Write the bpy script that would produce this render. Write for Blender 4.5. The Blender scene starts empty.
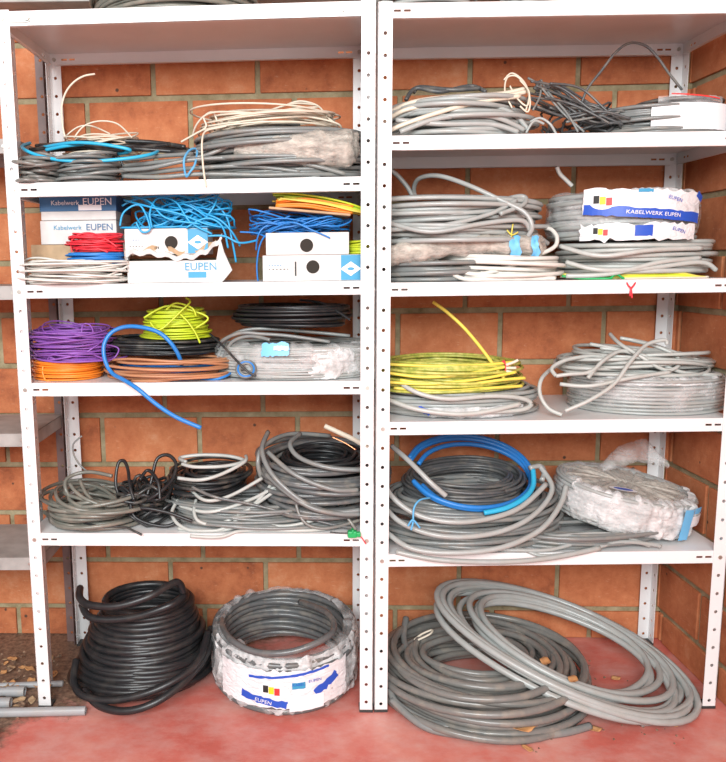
import bpy, bmesh, math, random
from math import sin, cos, pi, sqrt
from mathutils import Vector, Matrix
C = bpy.context.scene.collection
# ------------------------------------------------------------------ camera
F_PX, CAM, PITCH, ROLL = 775.4182, Vector((-.2451, -1.9229, 1.1871)), .1479, .0136
fw = Vector((0, cos(PITCH), -sin(PITCH))); up0 = Vector((0, sin(PITCH), cos(PITCH))); rt0 = Vector((1, 0, 0))
rt = rt0*cos(ROLL) - up0*sin(ROLL); up = rt0*sin(ROLL) + up0*cos(ROLL)
cd = bpy.data.cameras.new('camera'); cam = bpy.data.objects.new('camera', cd); C.objects.link(cam)
cam.matrix_world = Matrix(((rt.x, up.x, -fw.x, CAM.x), (rt.y, up.y, -fw.y, CAM.y), (rt.z, up.z, -fw.z, CAM.z), (0, 0, 0, 1)))
cd.sensor_fit = 'HORIZONTAL'; cd.sensor_width = 36; cd.lens = F_PX/726*36; cd.shift_x = 85.52/726
cd.clip_start = .05; bpy.context.scene.camera = cam
def ray(u, v): return fw + rt*((u-277.48)/F_PX) - up*((v-381)/F_PX)
def P(u, v, Y):                       # the point of the plane y = Y seen at (u, v)
    d = ray(u, v); return CAM + d*((Y-CAM.y)/d.y)
def PZ(u, v, Z):
    d = ray(u, v); return CAM + d*((Z-CAM.z)/d.z)

# ------------------------------------------------------------------ materials
def newmat(name):
    m = bpy.data.materials.new(name); m.use_nodes = True
    return m, m.node_tree.nodes, m.node_tree.links, m.node_tree.nodes['Principled BSDF']
def ramp(N, stops):
    r = N.new('ShaderNodeValToRGB')
    while len(r.color_ramp.elements) < len(stops): r.color_ramp.elements.new(.5)
    for e, (p, c) in zip(r.color_ramp.elements, stops): e.position = p; e.color = (*c, 1) if len(c) == 3 else c
    return r
def noise(N, L, scale, detail=4, vec=None, rough=.5):
    n = N.new('ShaderNodeTexNoise'); n.inputs['Scale'].default_value = scale
    n.inputs['Detail'].default_value = detail; n.inputs['Roughness'].default_value = rough
    if vec: L.new(vec, n.inputs['Vector'])
    return n
def coords(N, L, scale=None):
    t = N.new('ShaderNodeTexCoord')
    if not scale: return t.outputs['Object']
    m = N.new('ShaderNodeMapping'); m.inputs['Scale'].default_value = scale
    L.new(t.outputs['Object'], m.inputs['Vector']); return m.outputs['Vector']
def bump(N, L, src, b, strength, dist=.002):
    n = N.new('ShaderNodeBump'); n.inputs['Strength'].default_value = strength; n.inputs['Distance'].default_value = dist
    L.new(src, n.inputs['Height']); L.new(n.outputs['Normal'], b.inputs['Normal'])
def plastic(name, col, rough=.35, dirt=.0, dirtcol=(.36, .31, .25), spec=.5):
    m, N, L, b = newmat(name); b.inputs['Roughness'].default_value = rough
    b.inputs['Specular IOR Level'].default_value = spec
    v = coords(N, L)
    n = noise(N, L, 30, 4, v)
    d = tuple(c*(1-dirt)+k*dirt for c, k in zip(col, dirtcol))
    c2 = tuple(min(1, c*1.12) for c in col)
    r = ramp(N, [(.3, d), (.52, col), (.8, c2)]); L.new(n.outputs['Fac'], r.inputs['Fac'])
    L.new(r.outputs['Color'], b.inputs['Base Color'])
    return m
M = {}
for k, a in dict(
    grey=((.20, .212, .208), .25, .35), lightgrey=((.37, .39, .378), .25, .25), palegrey=((.47, .49, .465), .32, .2),
    warmgrey=((.185, .182, .17), .26, .4), olive=((.17, .172, .148), .28, .4),
    darkgrey=((.085, .09, .093), .34, .3), midgrey=((.12, .125, .127), .25, .35), charcoal=((.022, .024, .026), .34, .2),
    black=((.016, .017, .019), .36, .05), white=((.70, .69, .64), .36, .15), cream=((.72, .64, .52), .4, .1),
    blue=((.02, .20, .58), .35, .05), cyan=((.02, .34, .66), .33, .05), sky=((.03, .42, .68), .33, .05), deepblue=((.015, .12, .42), .35, .1),
    purple=((.26, .09, .42), .4, .1), orange=((.85, .24, .02), .4, .05), red=((.72, .03, .05), .4, .05),
    lime=((.55, .66, .03), .4, .05), limeb=((.36, .62, .04), .4, .05), yellow=((.80, .66, .10), .4, .1), brown=((.48, .22, .11), .42, .1),
    olivegreen=((.45, .50, .12), .42, .15), green=((.01, .36, .10), .4, 0), pvc=((.33, .34, .35), .4, .3), leaf=((.60, .30, .12), .7, .2),
    limepale=((.60, .78, .55), .4, .05), rubber=((.03, .03, .03), .6, .1)).items():
    M[k] = plastic(k+'_plastic', a[0], a[1], a[2])
def paint(name, col, rough, sc=6, amt=.08):
    m, N, L, b = newmat(name); v = coords(N, L); n = noise(N, L, sc, 5, v)
    r = ramp(N, [(.35, tuple(c*(1-amt) for c in col)), (.6, col)]); L.new(n.outputs['Fac'], r.inputs['Fac'])
    L.new(r.outputs['Color'], b.inputs['Base Color']); b.inputs['Roughness'].default_value = rough
    return m
M['white_paint'] = paint('white_enamel', (.80, .80, .80), .32)
M['galv'] = paint('galvanised_steel', (.42, .43, .41), .42, 40, .2); M['galv'].node_tree.nodes['Principled BSDF'].inputs['Metallic'].default_value = .6
M['zinc'] = paint('zinc', (.55, .53, .48), .35, 60, .2); M['zinc'].node_tree.nodes['Principled BSDF'].inputs['Metallic'].default_value = .8
M['old_shelf'] = paint('grey_shelf_enamel', (.40, .38, .36), .5, 14, .3)
M['old_post'] = paint('brown_post_enamel', (.20, .13, .12), .5, 14, .3)
M['carton'] = paint('white_carton', (.66, .64, .62), .6, 20, .12)
M['carton_in'] = paint('brown_carton', (.50, .34, .20), .7, 30, .2)
M['print_navy'] = paint('navy_print', (.025, .12, .28), .5)
M['print_blue'] = paint('blue_print', (.04, .30, .52), .5)
M['label_blue'] = paint('blue_label', (.02, .09, .52), .4)
M['label_sky'] = paint('light_blue_tape', (.16, .50, .82), .4)
M['label_white'] = paint('label_paper', (.88, .88, .90), .5)
M['label_yellow'] = paint('yellow_print', (.90, .68, .03), .5)
M['label_red'] = paint('red_print', (.75, .04, .04), .5)
M['ink'] = paint('black_ink', (.02, .02, .02), .6)
M['hole_shade'] = paint('painted_hole_shade', (.03, .025, .02), .9)  # near-black colour painting the shade inside the cartons' round holes
M['twine'] = paint('blue_twine', (.12, .42, .72), .6)
M['copper'] = paint('copper', (.75, .35, .18), .35); M['copper'].node_tree.nodes['Principled BSDF'].inputs['Metallic'].default_value = 1
# thin wrinkled polythene film
def film(name, tint, lo, hi, sc=22):
    m, N, L, b = newmat(name)
    b.inputs['Base Color'].default_value = (*tint, 1); b.inputs['Roughness'].default_value = .22
    tr = N.new('ShaderNodeBsdfTransparent'); mx = N.new('ShaderNodeMixShader')
    v = coords(N, L, (1, 1, 2.2)); n = noise(N, L, sc, 6, v, .62); n2 = noise(N, L, sc*2.4, 4, v, .6)
    n2.inputs['Distortion'].default_value = 1.2
    r = ramp(N, [(.34, (lo,)*3), (.66, (hi,)*3)]); L.new(n.outputs['Fac'], r.inputs['Fac'])
    L.new(r.outputs['Color'], mx.inputs[0]); L.new(tr.outputs[0], mx.inputs[1]); L.new(b.outputs[0], mx.inputs[2])
    L.new(mx.outputs[0], N['Material Output'].inputs['Surface'])
    bump(N, L, n2.outputs['Fac'], b, .55, .012)
    return m
M['film'] = film('clear_polythene_film', (.9, .9, .9), .06, .42, 14)
M['film_white'] = film('milky_polythene_film', (.88, .88, .88), .30, .86, 16)
M['film_print'] = film('white_printed_film', (.88, .88, .90), .80, 1.0, 10)
M['film_dusty'] = film('dusty_polythene_film', (.72, .66, .58), .35, .85, 30)
m, N, L, b = newmat('yellow_green_striped_plastic'); v = coords(N, L); n = noise(N, L, 55, 3, v, .6)
r = ramp(N, [(.38, (.36, .40, .07)), (.5, (.50, .50, .10)), (.62, (.62, .58, .15))]); L.new(n.outputs['Fac'], r.inputs['Fac'])
L.new(r.outputs['Color'], b.inputs['Base Color']); b.inputs['Roughness'].default_value = .36; M['yg'] = m
# bricks
def brick_mat(name, cols):
    m, N, L, b = newmat(name)
    at = N.new('ShaderNodeAttribute'); at.attribute_name = 'tone'
    v = coords(N, L); n = noise(N, L, 13, 9, v, .72)
    add = N.new('ShaderNodeMath'); add.operation = 'MULTIPLY_ADD'; add.inputs[1].default_value = 1.5
    L.new(n.outputs['Fac'], add.inputs[0]); L.new(at.outputs['Fac'], add.inputs[2])
    r = ramp(N, cols); L.new(add.outputs[0], r.inputs['Fac'])
    # pale scuffs and dark specks
    v2 = coords(N, L, (5, 5, 22)); s = noise(N, L, 7, 5, v2, .7)
    rs = ramp(N, [(.60, (0, 0, 0)), (.76, (1, 1, 1))]); L.new(s.outputs['Fac'], rs.inputs['Fac'])
    mx = N.new('ShaderNodeMix'); mx.data_type = 'RGBA'; mx.inputs[7].default_value = (.72, .50, .34, 1)
    k = N.new('ShaderNodeMath'); k.operation = 'MULTIPLY'; k.inputs[1].default_value = .6
    L.new(rs.outputs['Color'], k.inputs[0]); L.new(k.outputs[0], mx.inputs[0]); L.new(r.outputs['Color'], mx.inputs[6])
    vo = N.new('ShaderNodeTexVoronoi'); vo.inputs['Scale'].default_value = 11; L.new(v, vo.inputs['Vector'])
    rv = ramp(N, [(.045, (1, 1, 1)), (.07, (0, 0, 0))]); L.new(vo.outputs['Distance'], rv.inputs['Fac'])
    mx2 = N.new('ShaderNodeMix'); mx2.data_type = 'RGBA'; mx2.inputs[7].default_value = (.10, .05, .03, 1)
    L.new(rv.outputs['Color'], mx2.inputs[0]); L.new(mx.outputs[2], mx2.inputs[6])
    L.new(mx2.outputs[2], b.inputs['Base Color']); b.inputs['Roughness'].default_value = .85
    f = noise(N, L, 60, 5, v, .7); bump(N, L, f.outputs['Fac'], b, .5, .003)
    return m
M['brick'] = brick_mat('orange_clay_brick', [(.05, (.24, .065, .028)), (.34, (.45, .138, .054)), (.62, (.56, .20, .084)), (1, (.66, .34, .19))])
def rough_mat(name, stops, sc, rough, bs, bd=.003, det=6):
    m, N, L, b = newmat(name); v = coords(N, L); n = noise(N, L, sc, det, v, .65)
    r = ramp(N, stops); L.new(n.outputs['Fac'], r.inputs['Fac']); L.new(r.outputs['Color'], b.inputs['Base Color'])
    b.inputs['Roughness'].default_value = rough
    f = noise(N, L, sc*6, 5, v); bump(N, L, f.outputs['Fac'], b, bs, bd); return m
M['mortar'] = rough_mat('sandy_mortar', [(.3, (.22, .18, .095)), (.7, (.43, .37, .235))], 20, .95, .8)
M['ceiling'] = rough_mat('ceiling_board', [(.3, (.35, .30, .28)), (.7, (.42, .38, .35))], 3, .9, .1)
M['debris'] = rough_mat('dry_dirt', [(.35, (.10, .06, .04)), (.65, (.36, .24, .16))], 60, .95, .8)
# red floor paint, worn and dusty
m, N, L, b = newmat('red_floor_paint'); v = coords(N, L)
n1 = noise(N, L, 3.2, 8, v, .62); r1 = ramp(N, [(.3, (.50, .105, .08)), (.5, (.62, .165, .13)), (.7, (.72, .32, .26))])
L.new(n1.outputs['Fac'], r1.inputs['Fac'])
v2 = coords(N, L, (2.2, 3.4, 1)); n2 = noise(N, L, 2.6, 9, v2, .72); r2 = ramp(N, [(.42, (0, 0, 0)), (.66, (1, 1, 1))]); L.new(n2.outputs['Fac'], r2.inputs['Fac'])
mx = N.new('ShaderNodeMix'); mx.data_type = 'RGBA'; mx.inputs[7].default_value = (.68, .50, .46, 1)
kk = N.new('ShaderNodeMath'); kk.operation = 'MULTIPLY'; kk.inputs[1].default_value = .45
L.new(r2.outputs['Color'], kk.inputs[0]); L.new(kk.outputs[0], mx.inputs[0]); L.new(r1.outputs['Color'], mx.inputs[6])
# trodden earth in the back left corner
sx = N.new('ShaderNodeSeparateXYZ'); L.new(v, sx.inputs[0])
ga = N.new('ShaderNodeMath'); ga.operation = 'MULTIPLY_ADD'; ga.inputs[1].default_value = -1.5; ga.inputs[2].default_value = -1.1; L.new(sx.outputs['X'], ga.inputs[0])
gb = N.new('ShaderNodeMath'); gb.operation = 'MULTIPLY_ADD'; gb.inputs[1].default_value = 2.2; L.new(sx.outputs['Y'], gb.inputs[0]); L.new(ga.outputs[0], gb.inputs[2])
n3 = noise(N, L, 9, 7, v, .7); gc = N.new('ShaderNodeMath'); gc.operation = 'ADD'; L.new(gb.outputs[0], gc.inputs[0]); L.new(n3.outputs['Fac'], gc.inputs[1])
r3 = ramp(N, [(.62, (0, 0, 0)), (.80, (1, 1, 1))]); L.new(gc.outputs[0], r3.inputs['Fac'])
n4 = noise(N, L, 70, 5, v, .7); r4 = ramp(N, [(.35, (.09, .05, .035)), (.65, (.30, .19, .13))]); L.new(n4.outputs['Fac'], r4.inputs['Fac'])
mx3 = N.new('ShaderNodeMix'); mx3.data_type = 'RGBA'; L.new(r3.outputs['Color'], mx3.inputs[0]); L.new(mx.outputs[2], mx3.inputs[6]); L.new(r4.outputs['Color'], mx3.inputs[7])
L.new(mx3.outputs[2], b.inputs['Base Color']); b.inputs['Roughness'].default_value = .5
bump(N, L, noise(N, L, 25, 6, v, .7).outputs['Fac'], b, .25, .003); M['floor'] = m

# ------------------------------------------------------------------ object helpers
def tag(o, label, cat, group=None):
    o['label'] = label; o['category'] = cat
    if group: o['group'] = group
    return o
def thing(name, label, cat, loc=(0, 0, 0), rz=0, group=None, rot=None):
    o = bpy.data.objects.new(name, None); C.objects.link(o); o.location = loc
    o.rotation_euler = rot or (0, 0, rz); o.empty_display_size = .05
    return tag(o, label, cat, group)
def obj(name, bm, mat, parent=None, smooth=False, loc=None, label=None):
    me = bpy.data.meshes.new(name)
    if isinstance(bm, tuple): me.from_pydata(bm[0], [], bm[1])
    else: bm.to_mesh(me); bm.free()
    if mat: me.materials.append(M[mat] if isinstance(mat, str) else mat)
    if smooth: me.polygons.foreach_set('use_smooth', [True]*len(me.polygons))
    me.update()
    o = bpy.data.objects.new(name, me); C.objects.link(o)
    if parent: o.parent = parent
    if loc: o.location = loc
    if label: o['label'] = label
    return o
def struct(o): o['kind'] = 'structure'; return o
def box(bm, lo, hi, bev=0):
    vs = [bm.verts.new((x, y, z)) for z in (lo[2], hi[2]) for y in (lo[1], hi[1]) for x in (lo[0], hi[0])]
    fs = [bm.faces.new([vs[i] for i in q]) for q in ((0, 2, 3, 1), (4, 5, 7, 6), (0, 1, 5, 4), (1, 3, 7, 5), (3, 2, 6, 7), (2, 0, 4, 6))]
    if bev:
        es = list({e for f in fs for e in f.edges}); bmesh.ops.bevel(bm, geom=es, offset=bev, segments=2, affect='EDGES', profile=.6)
    return fs
def boxm(lo, hi, bev=0): bm = bmesh.new(); box(bm, lo, hi, bev); return bm
def disc(bm, c, r, ax, h, n=12):      # short cylinder from c along ax
    ax = Vector(ax).normalized(); a = ax.orthogonal().normalized(); b_ = ax.cross(a); c = Vector(c)
    q = [[bm.verts.new(c + ax*t + (a*cos(2*pi*i/n) + b_*sin(2*pi*i/n))*r) for i in range(n)] for t in (0, h)]
    for i in range(n): bm.faces.new((q[0][i], q[0][(i+1) % n], q[1][(i+1) % n], q[1][i]))
    bm.faces.new(q[0][::-1]); bm.faces.new(q[1])
def spline(pts, n=8, closed=False):
    pts = [Vector(p) for p in pts]; out = []; K = len(pts)
    for i in range(K if closed else K-1):
        if closed: a, b_, c, d = (pts[(i+j-1) % K] for j in range(4))
        else: a, b_, c, d = pts[max(i-1, 0)], pts[i], pts[i+1], pts[min(i+2, K-1)]
        for k in range(n):
            t = k/n
            out.append(.5*((2*b_) + (c-a)*t + (2*a-5*b_+4*c-d)*t*t + (3*b_-a-3*c+d)*t**3))
    if not closed: out.append(pts[-1])
    return out
def tube(acc, pts, r, ns=6, closed=False, cap=True):      # acc = (verts, faces)
    V, F = acc; K = len(pts)
    if K < 2: return
    nrm = None; base = len(V)
    for i, p in enumerate(pts):
        if closed: t = pts[(i+1) % K] - pts[i-1]
        else: t = pts[min(i+1, K-1)] - pts[max(i-1, 0)]
        if t.length < 1e-9: t = Vector((1, 0, 0))
        t.normalize()
        if nrm is None: nrm = t.orthogonal()
        nrm = nrm - t*nrm.dot(t)
        if nrm.length < 1e-6: nrm = t.orthogonal()
        nrm.normalize(); b_ = t.cross(nrm)
        for k in range(ns):
            a = 2*pi*k/ns; V.append(p + nrm*(cos(a)*r) + b_*(sin(a)*r))
    for i in range(K if closed else K-1):
        for k in range(ns):
            a = base+i*ns+k; b2 = base+i*ns+(k+1) % ns; j = ((i+1) % K)*ns+base
            F.append((a, b2, j+(k+1) % ns, j+k))
    if cap and not closed:
        F.append(tuple(base+k for k in range(ns))[::-1]); F.append(tuple(base+(K-1)*ns+k for k in range(ns)))
def tubes(name, paths, r, mat, parent=None, ns=6, closed=False, label=None):
    acc = ([], [])
    for p in paths: tube(acc, p, r, ns, closed)
    return obj(name, acc, mat, parent, True, label=label)

def winding(rng, rx, ry, w, H, r, n=None, mess=.004, cone=0, tilt=(0, 0), z0=0, seg=40, oval=.02, arc=None, pack=1.08, bulge=0):
    """one continuous cable wound in a ring: outer half-axes rx, ry; ring width w; height H"""
    nz = max(1, int(round(H/(2*r*pack)))); nr = max(1, int(round(w/(2*r*pack))))
    slots = []
    for iz in range(nz):
        for ir in range(nr):
            pri = ir*1.0 + (0 if iz == nz-1 else .6)*(ir > 0) + rng.random()*.5
            slots.append((pri, iz, ir))
    slots.sort()
    if n and n < len(slots): slots = slots[:n]
    slots.sort(key=lambda s: (s[1], s[2] if s[1] % 2 else -s[2]))
    ph = [rng.random()*2*pi for _ in range(3)]
    turns = []
    for _, iz, ir in slots:
        z = r + iz*2*r*pack
        t = z/max(H, 2*r)
        off = -ir*2*r*pack - cone*t + bulge*sin(pi*min(t, 1)) - bulge + rng.gauss(0, mess*.7)
        turns.append((off, z, rng.gauss(0, mess), rng.gauss(0, mess), rng.gauss(0, mess*.55), rng.gauss(0, mess*.55), rng.gauss(0, mess*.9), rng.random()*6.3))
    pts = []; K = len(turns); start = rng.random()*2*pi
    for k, t in enumerate(turns):
        nx = turns[min(k+1, K-1)]
        for s in range(seg):
            f = s/seg; g = max(0, (f-.6)/.4); g = g*g*(3-2*g)
            off, z, dx, dy, tx, ty, e2, p2 = [a+(b_-a)*g for a, b_ in zip(t[:7], nx[:7])] + [t[7]]
            a = start + 2*pi*f
            wob = oval*rx*(sin(2*a+ph[0]) + .5*sin(3*a+ph[1])) + e2*sin(2*a+p2)*sin(pi*f)
            R1 = rx + off + wob; R2 = ry + off + wob
            x = R1*cos(a) + dx; y = R2*sin(a) + dy
            zz = max(r, z + tx*cos(a) + ty*sin(a)) + z0 + tilt[0]*(x/rx)*rx + tilt[1]*(y/ry + 1)*ry
            pts.append(Vector((x, y, zz)))
    return pts

def put(u0, u1, vt, Z, Yc, ry):
    """centre, half width and height of a coil that spans pixels u0..u1, its top at vt, standing on height Z"""
    vm = vt
    a = P(u0, vm, Yc); b_ = P(u1, vm, Yc)
    um = (u0+u1)/2
    h = min(P(um, vt, Yc-ry).z, P(um, vt, Yc+ry).z) - Z
    return (a.x+b_.x)/2, (b_.x-a.x)/2*.968, h

def tie(parent, x, y, H, w, mat='twine', rx=0, r=.0022, ang=0, zb=0, label=None):
    """a tie round the ring section whose centre is at (x, y)"""
    d = Vector((cos(ang), sin(ang), 0)); c = Vector((x, y, zb+H/2)); pts = []
    for i in range(20):
        a = 2*pi*i/20
        pts.append(c + d*(cos(a)*(w/2+.004)) + Vector((0, 0, sin(a)*(H/2+.003))))
    s = tubes('tie', [pts], r, mat, parent, 6, True)
    if label: s['label'] = label
    return s
def pline(*p, n=8): return spline([P(*q) for q in p], n)
def rel(parent, pts):                 # world points into a thing's own frame
    bpy.context.view_layer.update(); mi = parent.matrix_world.inverted(); return [mi @ p for p in pts]
LZ = [1.797, 1.397, 1.147, .897, .497]; RZ = [1.791, 1.491, 1.141, .791, .441]
SEED = [100]
def R():
    SEED[0] += 1; return random.Random(SEED[0])
def coil(label, u0, u1, vt, Z, Yc, ry, r, mat, w=.07, n=None, mess=.004, cone=0, tilt=(0, 0), group=None, rz=0, seg=40, name='cable_coil',
         H=None, oval=.03, cat='coil', bulge=0, part='winding', pack=1.1, ns=6):
    cx, rx, h = put(u0, u1, vt, Z, Yc, ry)
    h = H or max(h, 2*r)
    t = thing(name, label, cat, (cx, Yc, Z+.0008), rz, group)
    rng = R(); pts = winding(rng, rx, ry, w, h, r, n, mess, cone, tilt, seg=seg, oval=oval, bulge=bulge, pack=pack)
    tubes(part, [pts], r, mat, t, ns)
    t_info[t.name] = (rx, ry, h, w)
    return t
t_info = {}
def rest(pts, r, base=9):                    # nothing sinks into the floor or into a shelf
    out = []
    for p in pts:
        q = p.copy(); q.z = max(q.z, r)
        if q.y > LY_(q.x) - .002:
            lv = [l for l in (LZ if q.x < 0 else RZ) if l <= base+.01]
            if lv and max(lv)-.06 < q.z < max(lv) + r: q.z = max(lv) + r
        out.append(q)
    for _ in range(2): out = [out[0]] + [Vector((b_.x, b_.y, (a.z+2*b_.z+c.z)/4)) for a, b_, c in zip(out, out[1:], out[2:])] + [out[-1]]
    return out
def LY_(x): return -(x+.02)*.0471 if x < 0 else 0
def ends(t, paths, r, mat, name='cable_end', label=None, ns=6):
    for p in paths: tubes(name, [rel(t, rest(pline(*p), r, t.location.z))], r, mat, t, ns, label=label)
def film_shell(t, rx, ry, w, H, mat='film', th0=0, th1=2*pi, z0=.001, amp=.006, seed=1, phi0=0, phi1=1, out=.004, nu=150, nv=30, name='plastic_wrap', cone=0, label=None, tilt=(0, 0), bulge=0):
    """crumpled sheet round the ring section (phi from the bottom outside, over the top, to the inside)"""
    from mathutils import noise as mn
    V, F = [], []; part_ = th1-th0 < 6
    for i in range(nu+1):
        th = th0 + (th1-th0)*i/nu
        for j in range(nv+1):
            ph = phi0 + (phi1-phi0)*j/nv
            a = -pi/2 + ph*1.5*pi            # -90 bottom, 0 outer side, 90 top, 180 inner
            e = .72
            ca = math.copysign(abs(cos(a))**e, cos(a)); sa = math.copysign(abs(sin(a))**e, sin(a))
            rad = -w/2 + ca*(w/2+out); z = H/2 + sa*(H/2+out*.7)
            q = Vector((cos(th)*5+seed, sin(th)*5, z*20))
            d = mn.noise(q)*amp + mn.noise(q*2.7)*amp*.55 + abs(mn.noise(q*5.5))*amp*.35
            d = max(d, -out*.7)
            rad += d*ca - cone*z/H; z = max(z + d*sa, .0005) + z0
            x = (rx+rad)*cos(th); y = (ry+rad)*sin(th)
            if part_ and (i < 8 or i > nu-8):
                e_ = (8-i if i < 8 else -(i-nu+8))/8; jt = e_*.11*mn.noise(Vector((j*.45, seed*3.3, 0))); x, y = x*cos(jt)-y*sin(jt), x*sin(jt)+y*cos(jt)
            V.append((x, y, z + tilt[0]*x + tilt[1]*(y+ry)))
    for i in range(nu):
        for j in range(nv):
            a = i*(nv+1)+j; F.append((a, a+nv+1, a+nv+2, a+1))
    return obj(name, (V, F), mat, t, True, label=label)
def text_geo(s, size):
    cu = bpy.data.curves.new('t', 'FONT'); cu.body = s; cu.size = size; cu.align_x = 'CENTER'; cu.align_y = 'CENTER'; cu.resolution_u = 2
    o = bpy.data.objects.new('t', cu); C.objects.link(o); dg = bpy.context.evaluated_depsgraph_get()
    me = bpy.data.meshes.new_from_object(o.evaluated_get(dg)); 
    V = [v.co.copy() for v in me.vertices]; F = [tuple(p.vertices) for p in me.polygons]
    bpy.data.objects.remove(o); bpy.data.curves.remove(cu); bpy.data.meshes.remove(me); return V, F
def patch(w, h, nx=12, nz=4, rag=0, seed=0, top=None):
    from mathutils import noise as mn
    V, F = [], []
    for i in range(nx+1):
        for j in range(nz+1):
            x = w*(i/nx-.5); y = h*(j/nz-.5)
            if rag: y += rag*mn.noise(Vector((i*.9, j*3.1+seed, 0))); x += rag*mn.noise(Vector((j*2.9, i*1.7, seed+4)))*.6
            V.append(Vector((x, y, 0)))
    for i in range(nx):
        for j in range(nz): a = i*(nz+1)+j; F.append((a, a+nz+1, a+nz+2, a+1))
    return V, F
def ell(a, b_, n=20, cx=0, cy=0, a0=0, a1=2*pi):
    V = [Vector((cx, cy, 0))] + [Vector((cx+a*cos(a0+(a1-a0)*i/n), cy+b_*sin(a0+(a1-a0)*i/n), 0)) for i in range(n+1)]
    return V, [(0, i+1, i+2) for i in range(n)]
def wrap(t, geo, mat, th, z, rx, ry, off, name='label', roll=0, slope=0, label=None, tilt=(0, 0)):
    """lay flat geometry on the outside of an upright ring; th = direction it faces, z = height of its middle"""
    V, F = geo; out = []
    for p in V:
        x = p.x*cos(roll) - p.y*sin(roll); y = p.x*sin(roll) + p.y*cos(roll)
        a = th + x/((rx+ry)/2); rr = off + p.z - slope*(y)
        X = (rx+rr)*cos(a); Y = (ry+rr)*sin(a)
        out.append((X, Y, z+y+tilt[0]*X+tilt[1]*(Y+ry)))
    return obj(name, (out, F), mat, t, label=label)
def flat_on(t, geo, mat, loc, name='label', rot=(pi/2, 0, 0), label=None):
    V, F = geo; m_ = Matrix.Translation(loc) @ __import__('mathutils').Euler(rot).to_matrix().to_4x4()
    return obj(name, ([m_ @ v for v in V], F), mat, t, label=label)

# ------------------------------------------------------------------ the setting
Z0, PH, BL, X0, OFF, WY, TW = 1.678, .158, .3069, -.5985, .3478, .428, -.0444
def brick_wall(name, s0, s1, org, ang, kshift=0.0, thick=.012, mat='brick'):
    """bricks and mortar; s runs along the wall, the face is at local y = 0 (outward -y)"""
    rng = random.Random(7 if 'back' in name else 8)
    root = obj(name, boxm((s0, .0085, -.02), (s1, .12, 3.3)), 'mortar', loc=org); root.rotation_euler = (0, 0, ang); struct(root)
    bm = bmesh.new(); tl = bm.faces.layers.float.new('tone')
    for k in range(-10, 11):
        zt = Z0 - k*PH - .0085; zb = zt - PH + .017
        if zb < .002: zb = .002
        if zt > 3.25: continue
        base = X0 + kshift + (OFF*BL if k % 2 == 0 else 0)
        j = math.floor((s0-base)/BL)
        while base + j*BL < s1:
            a = max(base+j*BL+.0075, s0); b_ = min(base+(j+1)*BL-.0075, s1); j += 1
            if b_-a < .02: continue
            tone = rng.random()*.30 - .42
            n0 = len(bm.faces)
            o = rng.uniform(-.0008, .0008)
            fs = box(bm, (a, o, zb), (b_, .02, zt), .003)
            bm.faces.ensure_lookup_table()
            for f in bm.faces[n0:] if len(bm.faces) > n0 else []: f[tl] = tone
            for f in bm.faces:
                if f[tl] == 0: f[tl] = tone + .0001
    b = obj('brickwork', bm, mat, root)
    return root
brick_wall('wall_back', -2.3, .97, (0, WY, 0), math.atan(TW))
brick_wall('wall_right', -.42, 2.6, (.945, 0, 0), -pi/2, .13)
struct(obj('floor', boxm((-3, -5, -.05), (.96, .60, 0)), 'floor'))
struct(obj('ceiling', boxm((-3, -2.6, 3.3), (1.1, .62, 3.4)), 'ceiling'))
struct(obj('wall_left', boxm((-3.1, -4.6, 0), (-3, .6, 3.3)), 'ceiling'))
struct(obj('trim_1', boxm((-1.6, .30, 1.90), (.93, .37, 2.10), .004), 'old_shelf'))

# ------------------------------------------------------------------ shelving
def plate(bm, o, ex, ez, n, xs, zs, holes, th):
    """sheet of metal with rectangular openings; cells (i, j) in holes stay open"""
    o, ex, ez, n = Vector(o), Vector(ex), Vector(ez), Vector(n)
    g = {}
    def v(i, j, k):
        if (i, j, k) not in g: g[i, j, k] = bm.verts.new(o + ex*xs[i] + ez*zs[j] + n*(th*k))
        return g[i, j, k]
    I, J = len(xs)-1, len(zs)-1
    for i in range(I):
        for j in range(J):
            if (i, j) in holes: continue
            bm.faces.new([v(i, j, 0), v(i+1, j, 0), v(i+1, j+1, 0), v(i, j+1, 0)])
            bm.faces.new([v(i, j, 1), v(i, j+1, 1), v(i+1, j+1, 1), v(i+1, j, 1)])
            for di, dj, a, b_ in ((-1, 0, (0, 0), (0, 1)), (1, 0, (1, 0), (1, 1)), (0, -1, (0, 0), (1, 0)), (0, 1, (0, 1), (1, 1))):
                q = (i+di, j+dj)
                if q in holes or not (0 <= q[0] < I and 0 <= q[1] < J):
                    bm.faces.new([v(i+a[0], j+a[1], 0), v(i+a[0], j+a[1], 1), v(i+b_[0], j+b_[1], 1), v(i+b_[0], j+b_[1], 0)])
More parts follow.
